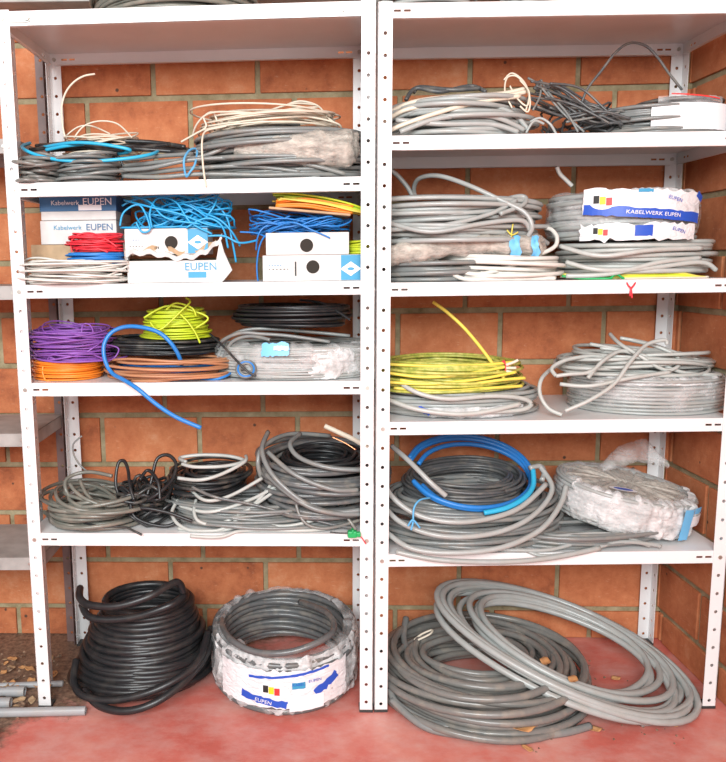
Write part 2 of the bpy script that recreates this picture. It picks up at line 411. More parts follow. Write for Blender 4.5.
def hole_strip(bm, o, ex, n, w, zlo, zhi, zh, th, r=.0047):
    """upright flange with a row of round holes"""
    o, ex, n = Vector(o), Vector(ex), Vector(n); up_ = Vector((0, 0, 1)); N8 = 8
    cuts = [zlo] + [(a+b_)/2 for a, b_ in zip(zh, zh[1:])] + [zhi]
    for c, lo, hi in zip(zh, cuts, cuts[1:]):
        sq = []
        for x, z in ((w/2, c), (w/2, hi), (0, hi), (-w/2, hi), (-w/2, c), (-w/2, lo), (0, lo), (w/2, lo)):
            sq.append((x, z))
        rows = []
        for k in (0, 1):
            A = [bm.verts.new(o + ex*x + up_*z + n*(th*k)) for x, z in sq]
            B = [bm.verts.new(o + ex*(r*cos(i*pi/4)) + up_*(c + r*sin(i*pi/4)) + n*(th*k)) for i in range(8)]
            rows.append((A, B))
            for i in range(8): bm.faces.new((A[i], A[(i+1) % 8], B[(i+1) % 8], B[i]))
        for i in range(8): bm.faces.new((rows[0][1][i], rows[0][1][(i+1) % 8], rows[1][1][(i+1) % 8], rows[1][1][i]))
        for i in (0, 3, 4, 7): bm.faces.new((rows[0][0][i], rows[1][0][i], rows[1][0][(i+1) % 8], rows[0][0][(i+1) % 8]))
def make_post(parent, x, y, sx, sy, dz, D, holes_to=36, mat='white_paint'):
    bm = bmesh.new(); zh = sorted(1.78 + dz - .05*k for k in range(holes_to))
    hole_strip(bm, (x, y, 0), (1, 0, 0), (0, sy, 0), .034, .005, 1.80+dz, zh, .0016)
    hole_strip(bm, (x+sx*.017, y+sy*.017, 0), (0, 1, 0), (-sx, 0, 0), .034, .005, 1.80+dz, zh, .0016)
    p = obj('post', bm, mat, parent)
    f = bmesh.new(); box(f, (x-.018, min(y-.001*sy, y+.035*sy), 0), (x+.018, max(y-.001*sy, y+.035*sy), .008), .001)
    obj('plastic_foot', f, 'rubber', p)
    return p
D = .3817
def make_unit(label, xa, xb, org, rz, levels, dz, brackets=False):
    u = thing('shelving_unit', label, 'shelf unit', org, rz, 'white steel shelving units')
    for x, sx in ((xa, -1), (xb, 1)):
        make_post(u, x, 0, sx, 1, dz, D); make_post(u, x, D, sx, -1, dz, D)
    W = xb-xa
    for k in levels:
        z = 1.78 + dz - .05*k; bm = bmesh.new()
        xl, xr = xa-.0145, xb+.0145; w = xr-xl; yf, yb = .0022, D-.0022; h = .017
        box(bm, (xl, yf, z+h-.0014), (xr, yb, z+h))
        s1 = [0, .0345, .051, .058, .074, w-.074, w-.058, w-.051, w-.0345, w]
        zz = [-h, -.0026, .0026, h-.0014]; hs = {(1, 1), (3, 1), (5, 1), (7, 1)}
        plate(bm, (xl, yf, z), (1, 0, 0), (0, 0, 1), (0, 1, 0), s1, zz, hs, .001)
        plate(bm, (xl, yb, z), (1, 0, 0), (0, 0, 1), (0, -1, 0), s1, zz, hs, .001)
        s2 = [0, .034, .044, .052, .062, .372-.062, .372-.052, .372-.044, .372-.034, yb-yf]
        plate(bm, (xl, yf, z), (0, 1, 0), (0, 0, 1), (1, 0, 0), s2, zz, hs, .001)
        plate(bm, (xr, yf, z), (0, 1, 0), (0, 0, 1), (-1, 0, 0), s2, zz, hs, .001)
        box(bm, (xl+.02, yf, z-h), (xr-.02, yf+.014, z-h+.001)); box(bm, (xl+.02, yb-.014, z-h), (xr-.02, yb, z-h+.001))
        box(bm, (xl, yf+.02, z-h), (xl+.012, yb-.02, z-h+.001)); box(bm, (xr-.012, yf+.02, z-h), (xr, yb-.02, z-h+.001))
        s = obj('shelf', bm, 'white_paint', u)
        for x in (xa, xb):
            bb = bmesh.new(); disc(bb, (x, .0005, z), .0052, (0, -1, 0), .0035, 12); obj('bolt', bb, 'zinc', s)
            bb = bmesh.new(); disc(bb, (x, D-.003, z), .0052, (0, -1, 0), .0055, 8); obj('bolt', bb, 'zinc', s)
        if k == 0 and brackets:
            for x, d in ((xa, 1), (xb, -1)):
                bm = bmesh.new(); N_ = 14
                a = x + d*.0175; e_ = x + d*.060
                pts = [(a, -.010), (a, .010)] + [(e_ + d*.009*sin(t*pi/N_), .010*cos(t*pi/N_)) for t in range(N_+1)]
                q0 = [bm.verts.new((px, -.0005, z+pz)) for px, pz in pts]; q1 = [bm.verts.new((px, .0018, z+pz)) for px, pz in pts]
                bm.faces.new(q0); bm.faces.new(q1[::-1])
                for i in range(len(pts)): bm.faces.new((q0[i], q0[(i+1) % len(pts)], q1[(i+1) % len(pts)], q1[i]))
                obj('corner_bracket', bm, 'galv', s, label='bare metal corner bracket')
                bb = bmesh.new(); disc(bb, (e_, -.0006, z), .0062, (0, -1, 0), .004, 12); obj('bolt', bb, 'zinc', s)
                bb = bmesh.new(); disc(bb, (x, .0005, z-.05), .0052, (0, -1, 0), .0035, 12); obj('bolt', bb, 'zinc', s)
    return u
LO, LR = Vector((-.0197, 0, 0)), -.0471
make_unit('white perforated steel shelving unit on the left, holding the boxes and coloured wire', -.8733, 0, LO, LR, (0, 8, 13, 18, 26), 0, True)
make_unit('white perforated steel shelving unit on the right, beside the brick side wall', 0, .8755, Vector((.0197, 0, 0)), -.0051, (0, 6, 13, 20, 27), -.006)
def LY(x): return -(x+.02)*.0471     # how far the left unit's front stands back at x
# the older grey unit beyond the left edge
nu_ = thing('old_shelving_unit', 'worn grey shelving unit with dusty shelves beside the left white one', 'shelf unit', (-.922, .135, 0), -.02)
for (x, y, sx, sy) in ((0, 0, 1, 1), (0, .29, 1, -1), (-.86, 0, -1, 1), (-.86, .29, -1, -1)):
    bm = bmesh.new(); zh = [.03+.05*k for k in range(36)]
    hole_strip(bm, (x, y, 0), (1, 0, 0), (0, sy, 0), .032, 0, 1.80, zh, .0016); hole_strip(bm, (x+sx*.016, y+sy*.016, 0), (0, 1, 0), (-sx, 0, 0), .032, 0, 1.80, zh, .0016)
    obj('post', bm, 'old_post' if y > .1 else 'white_paint', nu_)
for z in (.375, .727, 1.125, 1.50):
    bm = bmesh.new(); box(bm, (-.874, .004, z+.016), (.012, .286, z+.018))
    box(bm, (-.874, .003, z-.018), (.012, .004, z+.018)); box(bm, (-.874, .286, z-.018), (.012, .287, z+.018))
    box(bm, (.011, .004, z-.018), (.012, .286, z+.018)); box(bm, (-.874, .004, z-.018), (-.873, .286, z+.018))
    s = obj('shelf', bm, 'old_shelf', nu_)
    d = bmesh.new(); disc(d, (-.02, .0025, z), .004, (0, -1, 0), .002); obj('bolt', d, 'zinc', s)

# ------------------------------------------------------------------ left unit, top inner shelf
G = 'cable hanks on the upper shelf of the left unit'
zs = LZ[1]
t = coil('short dusty grey cable coil in the left corner under the bright blue cable', 22, 66, 153, zs, .15, .10, .0045, 'warmgrey', .06, None, .010, rz=.2, oval=.08)
t = coil('grey cable coil with a black tie under the bright blue cable', 50, 118, 151, zs, .15, .09, .0042, 'grey', .06, None, .011, oval=.08)
tie(t, t_info[t.name][0]-.012, -.01, t_info[t.name][2], .05, 'black', ang=0, r=.0035)
# the blue cable
t = thing('blue_cable', 'bright blue cable curving over the grey coils on the upper left shelf', 'cable', P(88, 160, .12))
ends(t, [[(30, 143, .20), (22, 147, .12), (34, 154, .08), (60, 160, .06), (95, 161, .06), (130, 158, .07), (152, 154, .10), (160, 150, .16)],
         [(40, 148, .2), (70, 143, .12), (100, 144, .10), (130, 150, .10), (118, 154, .15)],
         [(46, 150, .16), (66, 146, .13), (84, 144, .13)]], .0046, 'sky', 'cable')
t = thing('black_cable', 'loose black cable lying across the coils of the upper left shelf', 'cable', P(110, 150, .2))
ends(t, [[(36, 146, .22), (60, 144, .19), (100, 141, .2), (150, 142, .2), (185, 147, .17)], [(50, 150, .2), (90, 148, .17), (130, 146, .19), (170, 151, .14), (196, 153, .1)],
         [(60, 147, .24), (110, 143, .24), (160, 146, .22)], [(84, 146, .15), (120, 150, .12), (160, 147, .2), (190, 150, .2)], [(30, 150, .2), (70, 146, .16), (120, 149, .14), (170, 144, .18)], [(48, 145, .22), (96, 146, .17), (140, 149, .14), (180, 152, .14)]], .0056, 'charcoal', 'cable')
t = coil('hank of thin white wire behind the blue cable with one end standing up', 72, 136, 134, zs+.058, .24, .07, .0022, 'cream', .04, 22, .012, group=None, name='wire_hank', cat='wire')
ends(t, [[(68, 142, .24), (64, 133, .24), (62, 118, .24), (62, 105, .24), (66, 92, .24), (74, 82, .24), (84, 76, .24), (95, 74, .24)]], .0028, 'cream', 'wire_end')
ends(t, [[(74, 138, .22), (84, 126, .22), (100, 121, .22), (118, 124, .22), (132, 138, .20)], [(66, 136, .26), (78, 127, .26), (92, 126, .26), (110, 134, .24)]], .0022, 'cream', 'wire_loop')
# large grey hank
t = coil('wide grey cable hank with a blue string tie, right half of the upper left shelf', 196, 372, 128, zs, .19, .14, .0055, 'grey', .075, None, .013, group=None, name='cable_hank')
ends(t, [[(120, 170, .10), (150, 168, .08), (190, 160, .07), (240, 158, .07), (300, 163, .05), (345, 174, .05)],
         [(122, 174, .12), (155, 172, .1), (195, 168, .08), (250, 166, .06), (300, 172, .05)],
         [(124, 160, .16), (160, 156, .13), (200, 152, .1), (250, 135, .09), (300, 128, .10)],
         [(124, 166, .14), (160, 162, .1), (200, 157, .08), (235, 144, .08), (275, 132, .10), (330, 134, .14)],
         [(123, 176, .1), (160, 177, .07), (200, 174, .06), (260, 175, .05), (320, 177, .05)],
         [(126, 170, .18), (170, 163, .12), (205, 150, .11), (240, 130, .11), (300, 124, .14)]], .0055, 'grey')
s = tubes('tie', [rel(t, spline([P(*q) for q in ((186, 176, .06), (184, 160, .05), (190, 150, .08), (197, 150, .10), (195, 164, .055), (190, 172, .05))], 6, True))], .003, 'twine', t, 6, True, label='blue string tie')
V_, F_ = patch(.26, .11, 34, 16, .006, 3)
def sag(V_, f): return [Vector((v.x, v.y, f(v.x, v.y))) for v in V_]
from mathutils import noise as mnoise
def crumple(V_, a, sc=30, seed=0): return [v + Vector((0, 0, a*mnoise.noise(Vector((v.x*sc, v.y*sc, seed))) + a*.6*mnoise.noise(Vector((v.x*sc*2.6, v.y*sc*2.6, seed))))) for v in V_]
def blob(t, wpts, mat, name='plastic_wrap', amp=.006, n=48, m=18, sc=24, label=None):
    """crumpled sleeve of film about a world-space spine: wpts = [(point, half height, half depth)]"""
    sp = spline([p for p, _, _ in wpts], 10); K = len(sp); V, F = [], []
    for i, c in enumerate(sp):
        f = i/(K-1)*(len(wpts)-1); k = min(int(f), len(wpts)-2); g = f-k
        a = wpts[k][1]*(1-g)+wpts[k+1][1]*g; b_ = wpts[k][2]*(1-g)+wpts[k+1][2]*g
        for j in range(m):
            th = 2*pi*j/m; q = c + Vector((0, cos(th)*b_, sin(th)*a))
            d = amp*(mnoise.noise(q*sc) + .6*mnoise.noise(q*sc*2.7) + .5*abs(mnoise.noise(q*sc*5)))
            V.append(q + Vector((d*.5, cos(th)*d, sin(th)*d)))
    for i in range(K-1):
        for j in range(m): F.append((i*m+j, i*m+(j+1) % m, (i+1)*m+(j+1) % m, (i+1)*m+j))
    V = rel(t, V); return obj(name, (V, F), mat, t, True, label=label)
blob(t, [(P(234, 151, .07), .010, .008), (P(250, 150, .07), .026, .02), (P(285, 149, .06), .034, .03), (P(320, 148, .06), .040, .04), (P(345, 150, .07), .045, .05), (P(358, 146, .09), .030, .03)], 'film_dusty', amp=.009, label='torn dusty plastic film')
t = coil('loose white wires heaped on top of the grey hank, upper left shelf', 205, 338, 106, zs+.105, .20, .11, .0025, 'cream', .05, 26, .014, name='wire_hank', cat='wire')
ends(t, [[(192, 138, .17), (197, 124, .14), (210, 113, .12), (236, 112, .10), (270, 114, .10), (310, 117, .10), (338, 124, .11), (341, 132, .14)],
         [(206, 187, .005), (203, 165, .03), (202, 142, .05), (206, 131, .08), (222, 127, .09), (246, 121, .10), (284, 110, .13), (318, 107, .16)],
         [(181, 142, .15), (195, 134, .14), (206, 127, .13), (204, 117, .13), (213, 112, .13), (219, 124, .13), (228, 122, .12)],
         [(284, 106, .20), (300, 101, .20), (318, 106, .18), (328, 118, .14), (340, 126, .12)],
         [(250, 118, .13), (290, 104, .16), (316, 105, .19)]], .0026, 'cream', 'wire_end')

# ------------------------------------------------------------------ left unit, shelf of boxes
zs = LZ[2]
def carton(label, u0, u1, v0, v1, Yf, depth, rz=0, z=None, mat='carton', lid=None, group='cable cartons on the second shelf of the left unit', hole=None, diamond=None, words=None, name='cable_box', tilt=0):
    vv = v1 or v0+20; a = P(u0, vv, Yf); b_ = P(u1, vv, Yf); c = P(u0, v0, Yf); w_ = b_.x-a.x; h = c.z-a.z
    zz = z if z is not None else zs+.0005
    if z is not None: h = max(.03, P(u0, v0, Yf).z - z)
    t = thing(name, label, 'box', ((a.x+b_.x)/2, Yf, zz), rz, group, rot=(0, tilt, rz))
    obj('carton', boxm((-w_/2, 0, 0), (w_/2, depth, h), .002), mat, t)
    if lid:
        obj('lid', boxm((-w_/2-.002, -.002, h*lid[0]), (w_/2+.002, depth+.002, h+.001), .0015), lid[1], t, label='navy blue lid')
    if hole:
        for hx in ([hole] if isinstance(hole[0], float) else hole): flat_on(t, ell(.0165, .0165, 24), 'hole_shade', (w_*(hx[0]-.5), -.0012, h*hx[1]), 'painted_hole');  # flat disc with the hole's shade painted on, no real opening
    if diamond:
        x0_, x1_ = diamond; flat_on(t, patch(w_*(x1_-x0_), h*.96, 2, 2), 'print_blue', (w_*((x0_+x1_)/2-.5), -.0010, h*.5), 'print', label='blue printed panel')
        V, F = ell(.026, .018, 4); flat_on(t, (V, F), 'label_white', (w_*((x0_+x1_)/2-.5), -.0018, h*.45), 'print', label='white diamond mark')
        V, F = ell(.009, .004, 16); flat_on(t, (V, F), 'print_blue', (w_*((x0_+x1_)/2-.5), -.0024, h*.45), 'print')
    for (s, size, fx, fz, m_) in words or []:
        flat_on(t, text_geo(s, size), m_, (w_*(fx-.5), -.0026, h*fz), 'lettering')
    return t, w_, h
def bars(t, x0, x1, z0_, z1, n, mat='ink', seed=1):
    rng = random.Random(seed); V, F = [], []
    for i in range(n):
        x = x0+(x1-x0)*i/n; ww = (x1-x0)/n*rng.uniform(.25, .6); k = len(V)
        V += [(x, -.0016, z0_), (x+ww, -.0016, z0_), (x+ww, -.0016, z1), (x, -.0016, z1)]; F.append((k, k+1, k+2, k+3))
    return obj('print', (V, F), mat, t)
t, w_, h = carton('brown cardboard carton lying under the two white and navy cartons', 33, 112, 245, 284, .16, .20, mat='carton_in')
zb = zs+.0005+h
t, w_, h = carton('white carton printed in navy, stacked under the navy lidded one', 41, 117, 221, 0, .155, .21, z=zb, words=[('Kabelwerk', .017, .36, .70, 'print_blue'), ('EUPEN', .024, .78, .70, 'print_navy')])
bars(t, w_*.08, w_*.40, h*.30, h*.36, 3, 'print_blue')
zb += h+.0006
t, w_, h = carton('carton with a navy blue lid, topmost of the stack at the left end', 41, 116, 196, 0, .15, .21, z=zb, lid=(.36, 'print_navy'), words=[('Kabelwerk', .017, .33, .70, 'label_white'), ('EUPEN', .026, .76, .73, 'label_white')])
flat_on(t, patch(.06, .014, 2, 2), 'label_white', (w_*.16, -.0024, h*.50), 'label')
# coils in front of the stack
t = coil('hank of white wire on the shelf in front of the red and blue coils', 28, 122, 262, zs, .085, .075, .0026, 'white', .05, 42, .010, name='wire_hank', cat='wire')
ends(t, [[(24, 268, .10), (30, 262, .08), (40, 262, .06), (60, 270, .04), (90, 276, .04), (122, 274, .05)], [(26, 278, .08), (40, 272, .05), (70, 262, .05), (100, 266, .05), (126, 270, .06)],
         [(26, 272, .14), (24, 262, .10), (32, 258, .08), (50, 259, .05), (80, 266, .04)], [(26, 282, .06), (60, 280, .03), (100, 278, .03), (128, 266, .06)]], .0026, 'white', 'wire_end')
zc = zs+.048
t = coil('blue wire coil sandwiched between the red coil and the white hank', 68, 124, 252, zc, .09, .06, .0022, 'blue', .045, 40, .003, name='wire_coil', cat='wire')
zc += t_info[t.name][2]
t = coil('red wire coil on top of the blue one in front of the cartons', 70, 121, 234, zc, .09, .055, .0022, 'red', .04, 24, .006, name='wire_coil', cat='wire')
ends(t, [[(72, 252, .05), (71, 242, .05), (78, 235, .05), (90, 233, .05), (104, 238, .04), (117, 247, .04)], [(76, 250, .045), (90, 242, .04), (104, 240, .04), (118, 236, .06)], [(80, 236, .05), (92, 246, .035), (108, 252, .035)]], .0023, 'red', 'wire_end')
# torn box and the box on it
t, w_, h = carton('crumpled torn open white carton at the front, under the box with the blue diamond', 128, 222, 262, 284, .075, .17, words=[('EUPEN', .028, .78, .70, 'print_blue')], rz=.03)
flat_on(t, patch(.046, .015, 2, 2), 'print_blue', (w_*.24, -.0012, h*.34), 'label')
ht = h
for (pts_) in ([(128, 262, .08), (126, 256, .075), (150, 255, .07), (180, 260, .068), (205, 254, .07), (222, 240, .075)], [(132, 256, .085), (160, 251, .08), (190, 256, .08), (216, 244, .085)],
               [(126, 268, .075), (124, 246, .08), (126, 236, .1)]):
    sp = spline([P(*q) for q in pts_], 8); V, F = [], []
    for i, p in enumerate(sp):
        dd = Vector((0, .004*sin(i*.9), .004*sin(i*1.3)))
        for q in (Vector((0, 0, 0)), Vector((0, -.002, .012)), Vector((0, .02, .014)), Vector((0, .02, 0))): V.append(p+q+dd)
    for i in range(len(sp)-1):
        for k in range(4): F.append((i*4+k, i*4+(k+1) % 4, (i+1)*4+(k+1) % 4, (i+1)*4+k))
    obj('torn_flap', (rel(t, V), F), 'carton' if pts_[0][1] != 256 else 'carton_in', t)
sp = [P(*q) for q in ((220, 238, .075), (224, 252, .07), (232, 270, .075), (224, 280, .072), (218, 286, .075), (216, 262, .074))]
cc = P(222, 264, .15); V = [p for p in sp] + [p + Vector((0, .03, 0)) for p in sp]
F = [(5, 4, 3, 2, 1, 0), (6, 7, 8, 9, 10, 11)] + [(i, (i+1) % 6, 6+(i+1) % 6, 6+i) for i in range(6)]
obj('side_flap', (rel(t, V), F), 'carton', t)
t, w_, h = carton('white carton with round hole and blue diamond panel, under the sky blue tangle', 125, 208, 229, 0, .080, .16, z=zs+ht+.017, hole=(.56, .45), diamond=(.76, 1.0), tilt=.0)
bars(t, -w_*.22, -w_*.08, h*.20, h*.30, 7); bars(t, -w_*.44, -w_*.30, h*.55, h*.58, 4, 'print_blue'); bars(t, -w_*.44, -w_*.26, h*.30, h*.33, 5, 'ink', 4)
zt = zs+ht+.017+h
def tangle(name, label, cat, c, rx, ry, H, r, mat, n, seed, group=None, part='wire_loops', lean=.5, seg=22, per=1):
    t = thing(name, label, cat, c, 0, group); rng = random.Random(seed); acc = ([], [])
    for i in range(n):
        a0 = rng.random()*6.28; px_, py_ = rng.uniform(-.45, .45)*rx, rng.uniform(-.4, .4)*ry
        R1, R2 = rng.uniform(.35, .8)*rx, rng.uniform(.35, .8)*ry; zc_ = rng.uniform(.1, .8)*H; tl = rng.uniform(-lean, lean); tm = rng.uniform(-lean, lean)
        pts = []; rot_ = rng.uniform(-.5, .5)
        for k in range(int(seg*per)):
            a = a0 + k/seg*2*pi; x = R1*cos(a)*(1+.12*sin(3*a+i)); y = R2*sin(a)*(1+.15*sin(2*a+i*2))
            X, Y = x*cos(rot_)-y*sin(rot_)+px_, x*sin(rot_)+y*cos(rot_)+py_
            X = max(-rx, min(rx, X)); Y = max(-ry, min(ry, Y))
            pts.append(Vector((X, Y, max(r, zc_ + tl*x + tm*y + .1*H*sin(3*a+i)))))
        tube(acc, pts, r, 5, per == 1)
    obj(part, acc, mat, t, True)
    return t
c = P(180, 229, .15); c.z = zt+.001
t = tangle('wire_tangle', 'big loose tangle of sky blue wire spilling over the white carton', 'wire', c, .145, .07, .075, .0026, 'cyan', 34, 5)
ends(t, [[(200, 226, .08), (214, 206, .08), (216, 196, .10), (206, 193, .12), (194, 197, .12), (193, 208, .10), (204, 213, .08), (220, 220, .07), (232, 232, .07), (240, 246, .09)],
         [(120, 226, .08), (124, 212, .08), (140, 205, .08), (150, 228, .07), (142, 232, .07), (136, 222, .07)], [(208, 236, .07), (224, 236, .07), (240, 243, .07), (258, 240, .09)],
         [(152, 228, .07), (150, 212, .07), (158, 198, .09), (176, 202, .08), (190, 222, .07), (212, 234, .07)],
         [(236, 262, .1), (232, 240, .09), (226, 216, .10), (210, 202, .10), (180, 196, .12), (140, 198, .12), (122, 206, .12)],
         [(186, 228, .07), (206, 218, .07), (222, 226, .07), (228, 248, .08)], [(124, 200, .1), (150, 207, .07), (180, 214, .07), (206, 224, .07), (228, 228, .08)],
         [(132, 196, .11), (150, 202, .08), (166, 218, .065), (200, 224, .065)]], .0027, 'cyan', 'wire_end')
# right stack
t, w_, h = carton('white carton with blue diamond panel, bottom of the stack by the middle posts', 263, 363, 258, 284, .045, .22, diamond=(.78, .975), hole=(.50, .54))
bars(t, -w_*.18, -w_*.13, h*.20, h*.75, 1, 'ink'); bars(t, -w_*.44, -w_*.22, h*.45, h*.48, 6, 'ink', 3); bars(t, -w_*.44, -w_*.30, h*.60, h*.63, 5, 'print_blue', 5)
zt = zs+.0005+h
t, w_, h = carton('plain white carton with a round hole, lying on the carton with the diamond', 266, 349, 233, 0, .045, .21, z=zt+.0006, hole=(.49, .42), rz=-.02)
zt += .0006+h
c = P(356, 258, .10); c.z = zs+.0005+.0
t = coil('yellow green wire coil squeezed between the upper carton and the post', 347, 372, 240, LZ[2]+.0655, .12, .07, .0025, 'lime', .02, None, .003, name='wire_coil', cat='wire', rz=0)
c = P(300, 236, .14); c.z = zt+.001
t = tangle('wire_tangle', 'dark blue wire hank heaped on the plain white carton', 'wire', c, .130, .08, .050, .0022, 'blue', 46, 9, lean=.25)
ends(t, [[(240, 232, .10), (256, 233, .09), (270, 238, .07), (280, 236, .06)], [(258, 284, .10), (257, 262, .09), (262, 240, .08), (275, 230, .07), (300, 225, .06)],
         [(268, 232, .07), (290, 222, .05), (312, 230, .04), (330, 238, .04)], [(256, 250, .10), (258, 236, .08), (266, 226, .08), (290, 216, .08)]], .0022, 'blue', 'wire_end')
t = thing('wire_pack', 'orange wire pack torn open on the dark blue hank, under the green wires', 'wire', Vector((P(312, 219, .10).x, .05, zt+.052)), 0, None, rot=(0, .10, 0))
ww = P(355, 219, .1).x-P(272, 219, .1).x
obj('paper_sleeve', boxm((-ww*.52, .008, -.003), (ww*.45, .13, .003), .002), 'carton_in', t)
acc = ([], []); rng = R()
for i in range(40):
    y = .004+.10*rng.random(); z = .005+.022*rng.random()
    tube(acc, spline([Vector((-ww*.44, y, z*.7)), Vector((-ww*.1, y+rng.uniform(-.006, .006), z+.004)), Vector((ww*.2, y, z)), Vector((ww*.47, y, z*.8))], 5), .003, 6)
obj('wire_bundle', acc, 'orange', t, True)
acc = ([], [])
t = thing('wire_bundle', 'bundle of yellow and green wires on top of the orange pack', 'wire', P(315, 206, .09))
for nm, mt, lst in (('green_wire', 'limeb', 9), ('yellow_wire', 'yellow', 7), ('green_wire', 'lime', 6)):
    paths = []
    for i in range(lst):
        dv = rng.uniform(-2.5, 2.5) + (4 if mt == 'yellow' else 0); y = .05+.10*rng.random()
        paths.append(rel(t, pline((272+rng.uniform(0, 14), 194+dv+rng.uniform(0, 3), y), (295, 196+dv, y), (325, 200+dv, y), (350, 206+dv, y), (366, 211+dv*.6, y+.01))))
    tubes(nm, paths, .0026, mt, t)

# ------------------------------------------------------------------ left unit, shelf of coloured coils
zs = LZ[3]
t = coil('orange wire coil at the left end, under the purple one', 33, 104, 365, zs, .150, .085, .0026, 'orange', .05, 70, .002, H=.050, name='wire_coil', cat='wire')
ends(t, [[(43, 366, .08), (43, 374, .075), (48, 383, .07), (58, 380, .08)]], .0028, 'orange', 'wire_end')
zo = zs+t_info[t.name][2]
t = coil('purple wire coil sitting on the orange one', 34, 112, 337, zo, .150, .09, .0021, 'purple', .06, 110, .013, name='wire_coil', cat='wire', bulge=.012, H=.078)
ends(t, [[(84, 350, .07), (82, 340, .08), (82, 328, .09), (84, 324, .1), (90, 325, .1), (93, 333, .09), (88, 344, .08), (78, 352, .07)],
         [(38, 356, .1), (32, 350, .1), (28, 342, .12), (29, 334, .14), (34, 332, .16)], [(45, 352, .08), (52, 358, .07), (70, 360, .07), (90, 350, .07), (104, 338, .1), (100, 328, .14)],
         [(74, 346, .1), (90, 340, .09), (104, 344, .1), (118, 348, .11), (116, 356, .1), (108, 362, .1)], [(46, 362, .08), (56, 352, .07), (84, 352, .07), (106, 360, .09)]], .0021, 'purple', 'wire_end')
t = coil('brown cable coil laid loosely around a blue one at the front of the shelf', 106, 232, 360, zs, .125, .10, .0036, 'brown', .035, 14, .012, name='cable_coil', H=.055)
t = coil('flat blue cable coil inside the loose brown coil', 118, 226, 370, zs, .15, .085, .0036, 'blue', .05, 20, .004, H=.03)
ends(t, [[(200, 382, .06), (214, 380, .05), (226, 376, .06), (232, 372, .09)]], .0036, 'blue')
t = thing('blue_cable', 'thick blue cable looping up in front of the black coil and hanging over the shelf edge', 'cable', P(150, 370, .05))
t['label'] = 'thick blue cable looping above the brown coil and hanging over the shelf edge'
ends(t, [[(182, 365, .06), (178, 354, .05), (170, 342, .045), (158, 332, .05), (140, 327, .06), (124, 327, .07), (111, 333, .07), (104, 345, .06), (105, 360, .05), (112, 373, .035), (124, 380, .0), (138, 389, -.03), (156, 404, -.035), (176, 417, -.035), (201, 428, -.035)]], .0056, 'blue', 'cable', ns=8)
t = coil('black cable coil between the brown coil and the yellow green wire', 108, 222, 347, zs+.058, .20, .10, .0036, 'charcoal', .06, 46, .007, H=.04)
zb = zs+.058+.042
t = coil('bright yellow green wire coil perched on the black one', 139, 212, 308, zb, .19, .085, .0027, 'lime', .055, 90, .004, name='wire_coil', cat='wire', cone=.02)
ends(t, [[(150, 322, .1), (160, 330, .09), (180, 312, .1), (190, 302, .11), (186, 298, .12)], [(178, 312, .11), (188, 322, .1), (196, 334, .1), (200, 343, .1)], [(144, 318, .12), (166, 306, .12), (190, 310, .12), (208, 318, .12), (196, 328, .11)],
         [(166, 310, .11), (176, 303, .12), (192, 308, .11), (196, 316, .11)]], .0028, 'lime', 'wire_end')
# film wrapped coil by the middle posts
t = coil('flat grey cable drum coil under torn clear film, end of the coloured shelf', 212, 384, 336, zs, .185, .165, .0034, 'lightgrey', .05, 80, .0025, tilt=(0, 0), oval=.005)
t['label'] = 'wide pale grey coil in torn clear film at the right end of the coloured shelf'
rx, ry, h, w = t_info[t.name]
film_shell(t, rx, ry, w, h, 'film', -2.75, .2, seed=3, amp=.010, label='torn clear film', phi1=.95)
film_shell(t, rx+.004, ry+.004, w, h, 'film_white', -1.45, -.4, seed=8, amp=.010, phi0=.12, phi1=.55, label='milky fold of film')
ends(t, [[(216, 352, .16), (222, 341, .10), (240, 333, .08), (262, 334, .07), (290, 336, .06), (330, 342, .06)], [(224, 358, .1), (232, 342, .09), (250, 336, .08), (270, 340, .06)], [(218, 356, .12), (228, 338, .12), (252, 329, .12), (300, 331, .12), (350, 336, .12)]], .0050, 'grey')
wrap(t, patch(.060, .032, 14, 6, .006, 2), 'label_sky', -pi/2-.27, h-.004, rx, ry, .010, roll=.05, slope=.3, label='blue and white sticker')
wrap(t, patch(.030, .010, 8, 3, .003, 5), 'label_white', -pi/2-.20, h-.000, rx, ry, .014, slope=.3)
t = thing('cable_loop', 'small blue and grey cable loop leaning on the film wrapped coil', 'cable', P(246, 383, .02))
for rr, mt in ((.021, 'blue'), (.016, 'grey'), (.025, 'midgrey')):
    pts = [P(246, 372, .03+.002*i) + Vector((cos(a)*rr, .012*sin(a), sin(a)*rr*.8)) for i, a in enumerate([k*2*pi/16 for k in range(16)])]
    pts = [P(246, 369, .028) + Vector((cos(a)*rr, .010*sin(a), sin(a)*rr*.85)) for a in [k*2*pi/16 for k in range(16)]]
    tubes('loop', [rel(t, pts)], .0028, mt, t, 6, True)
ends(t, [[(210, 334, .10), (222, 345, .06), (236, 360, .03), (247, 371, .015), (256, 376, .01)]], .0030, 'charcoal', 'cable_end')
t = coil('black cable coil lying on top of the film wrapped one', 234, 352, 308, zs+.128, .20, .13, .0042, 'black', .07, None, .005, bulge=.01, H=.058)
ends(t, [[(300, 300, .16), (322, 303, .13), (338, 312, .1), (350, 320, .08)]], .0036, 'black')

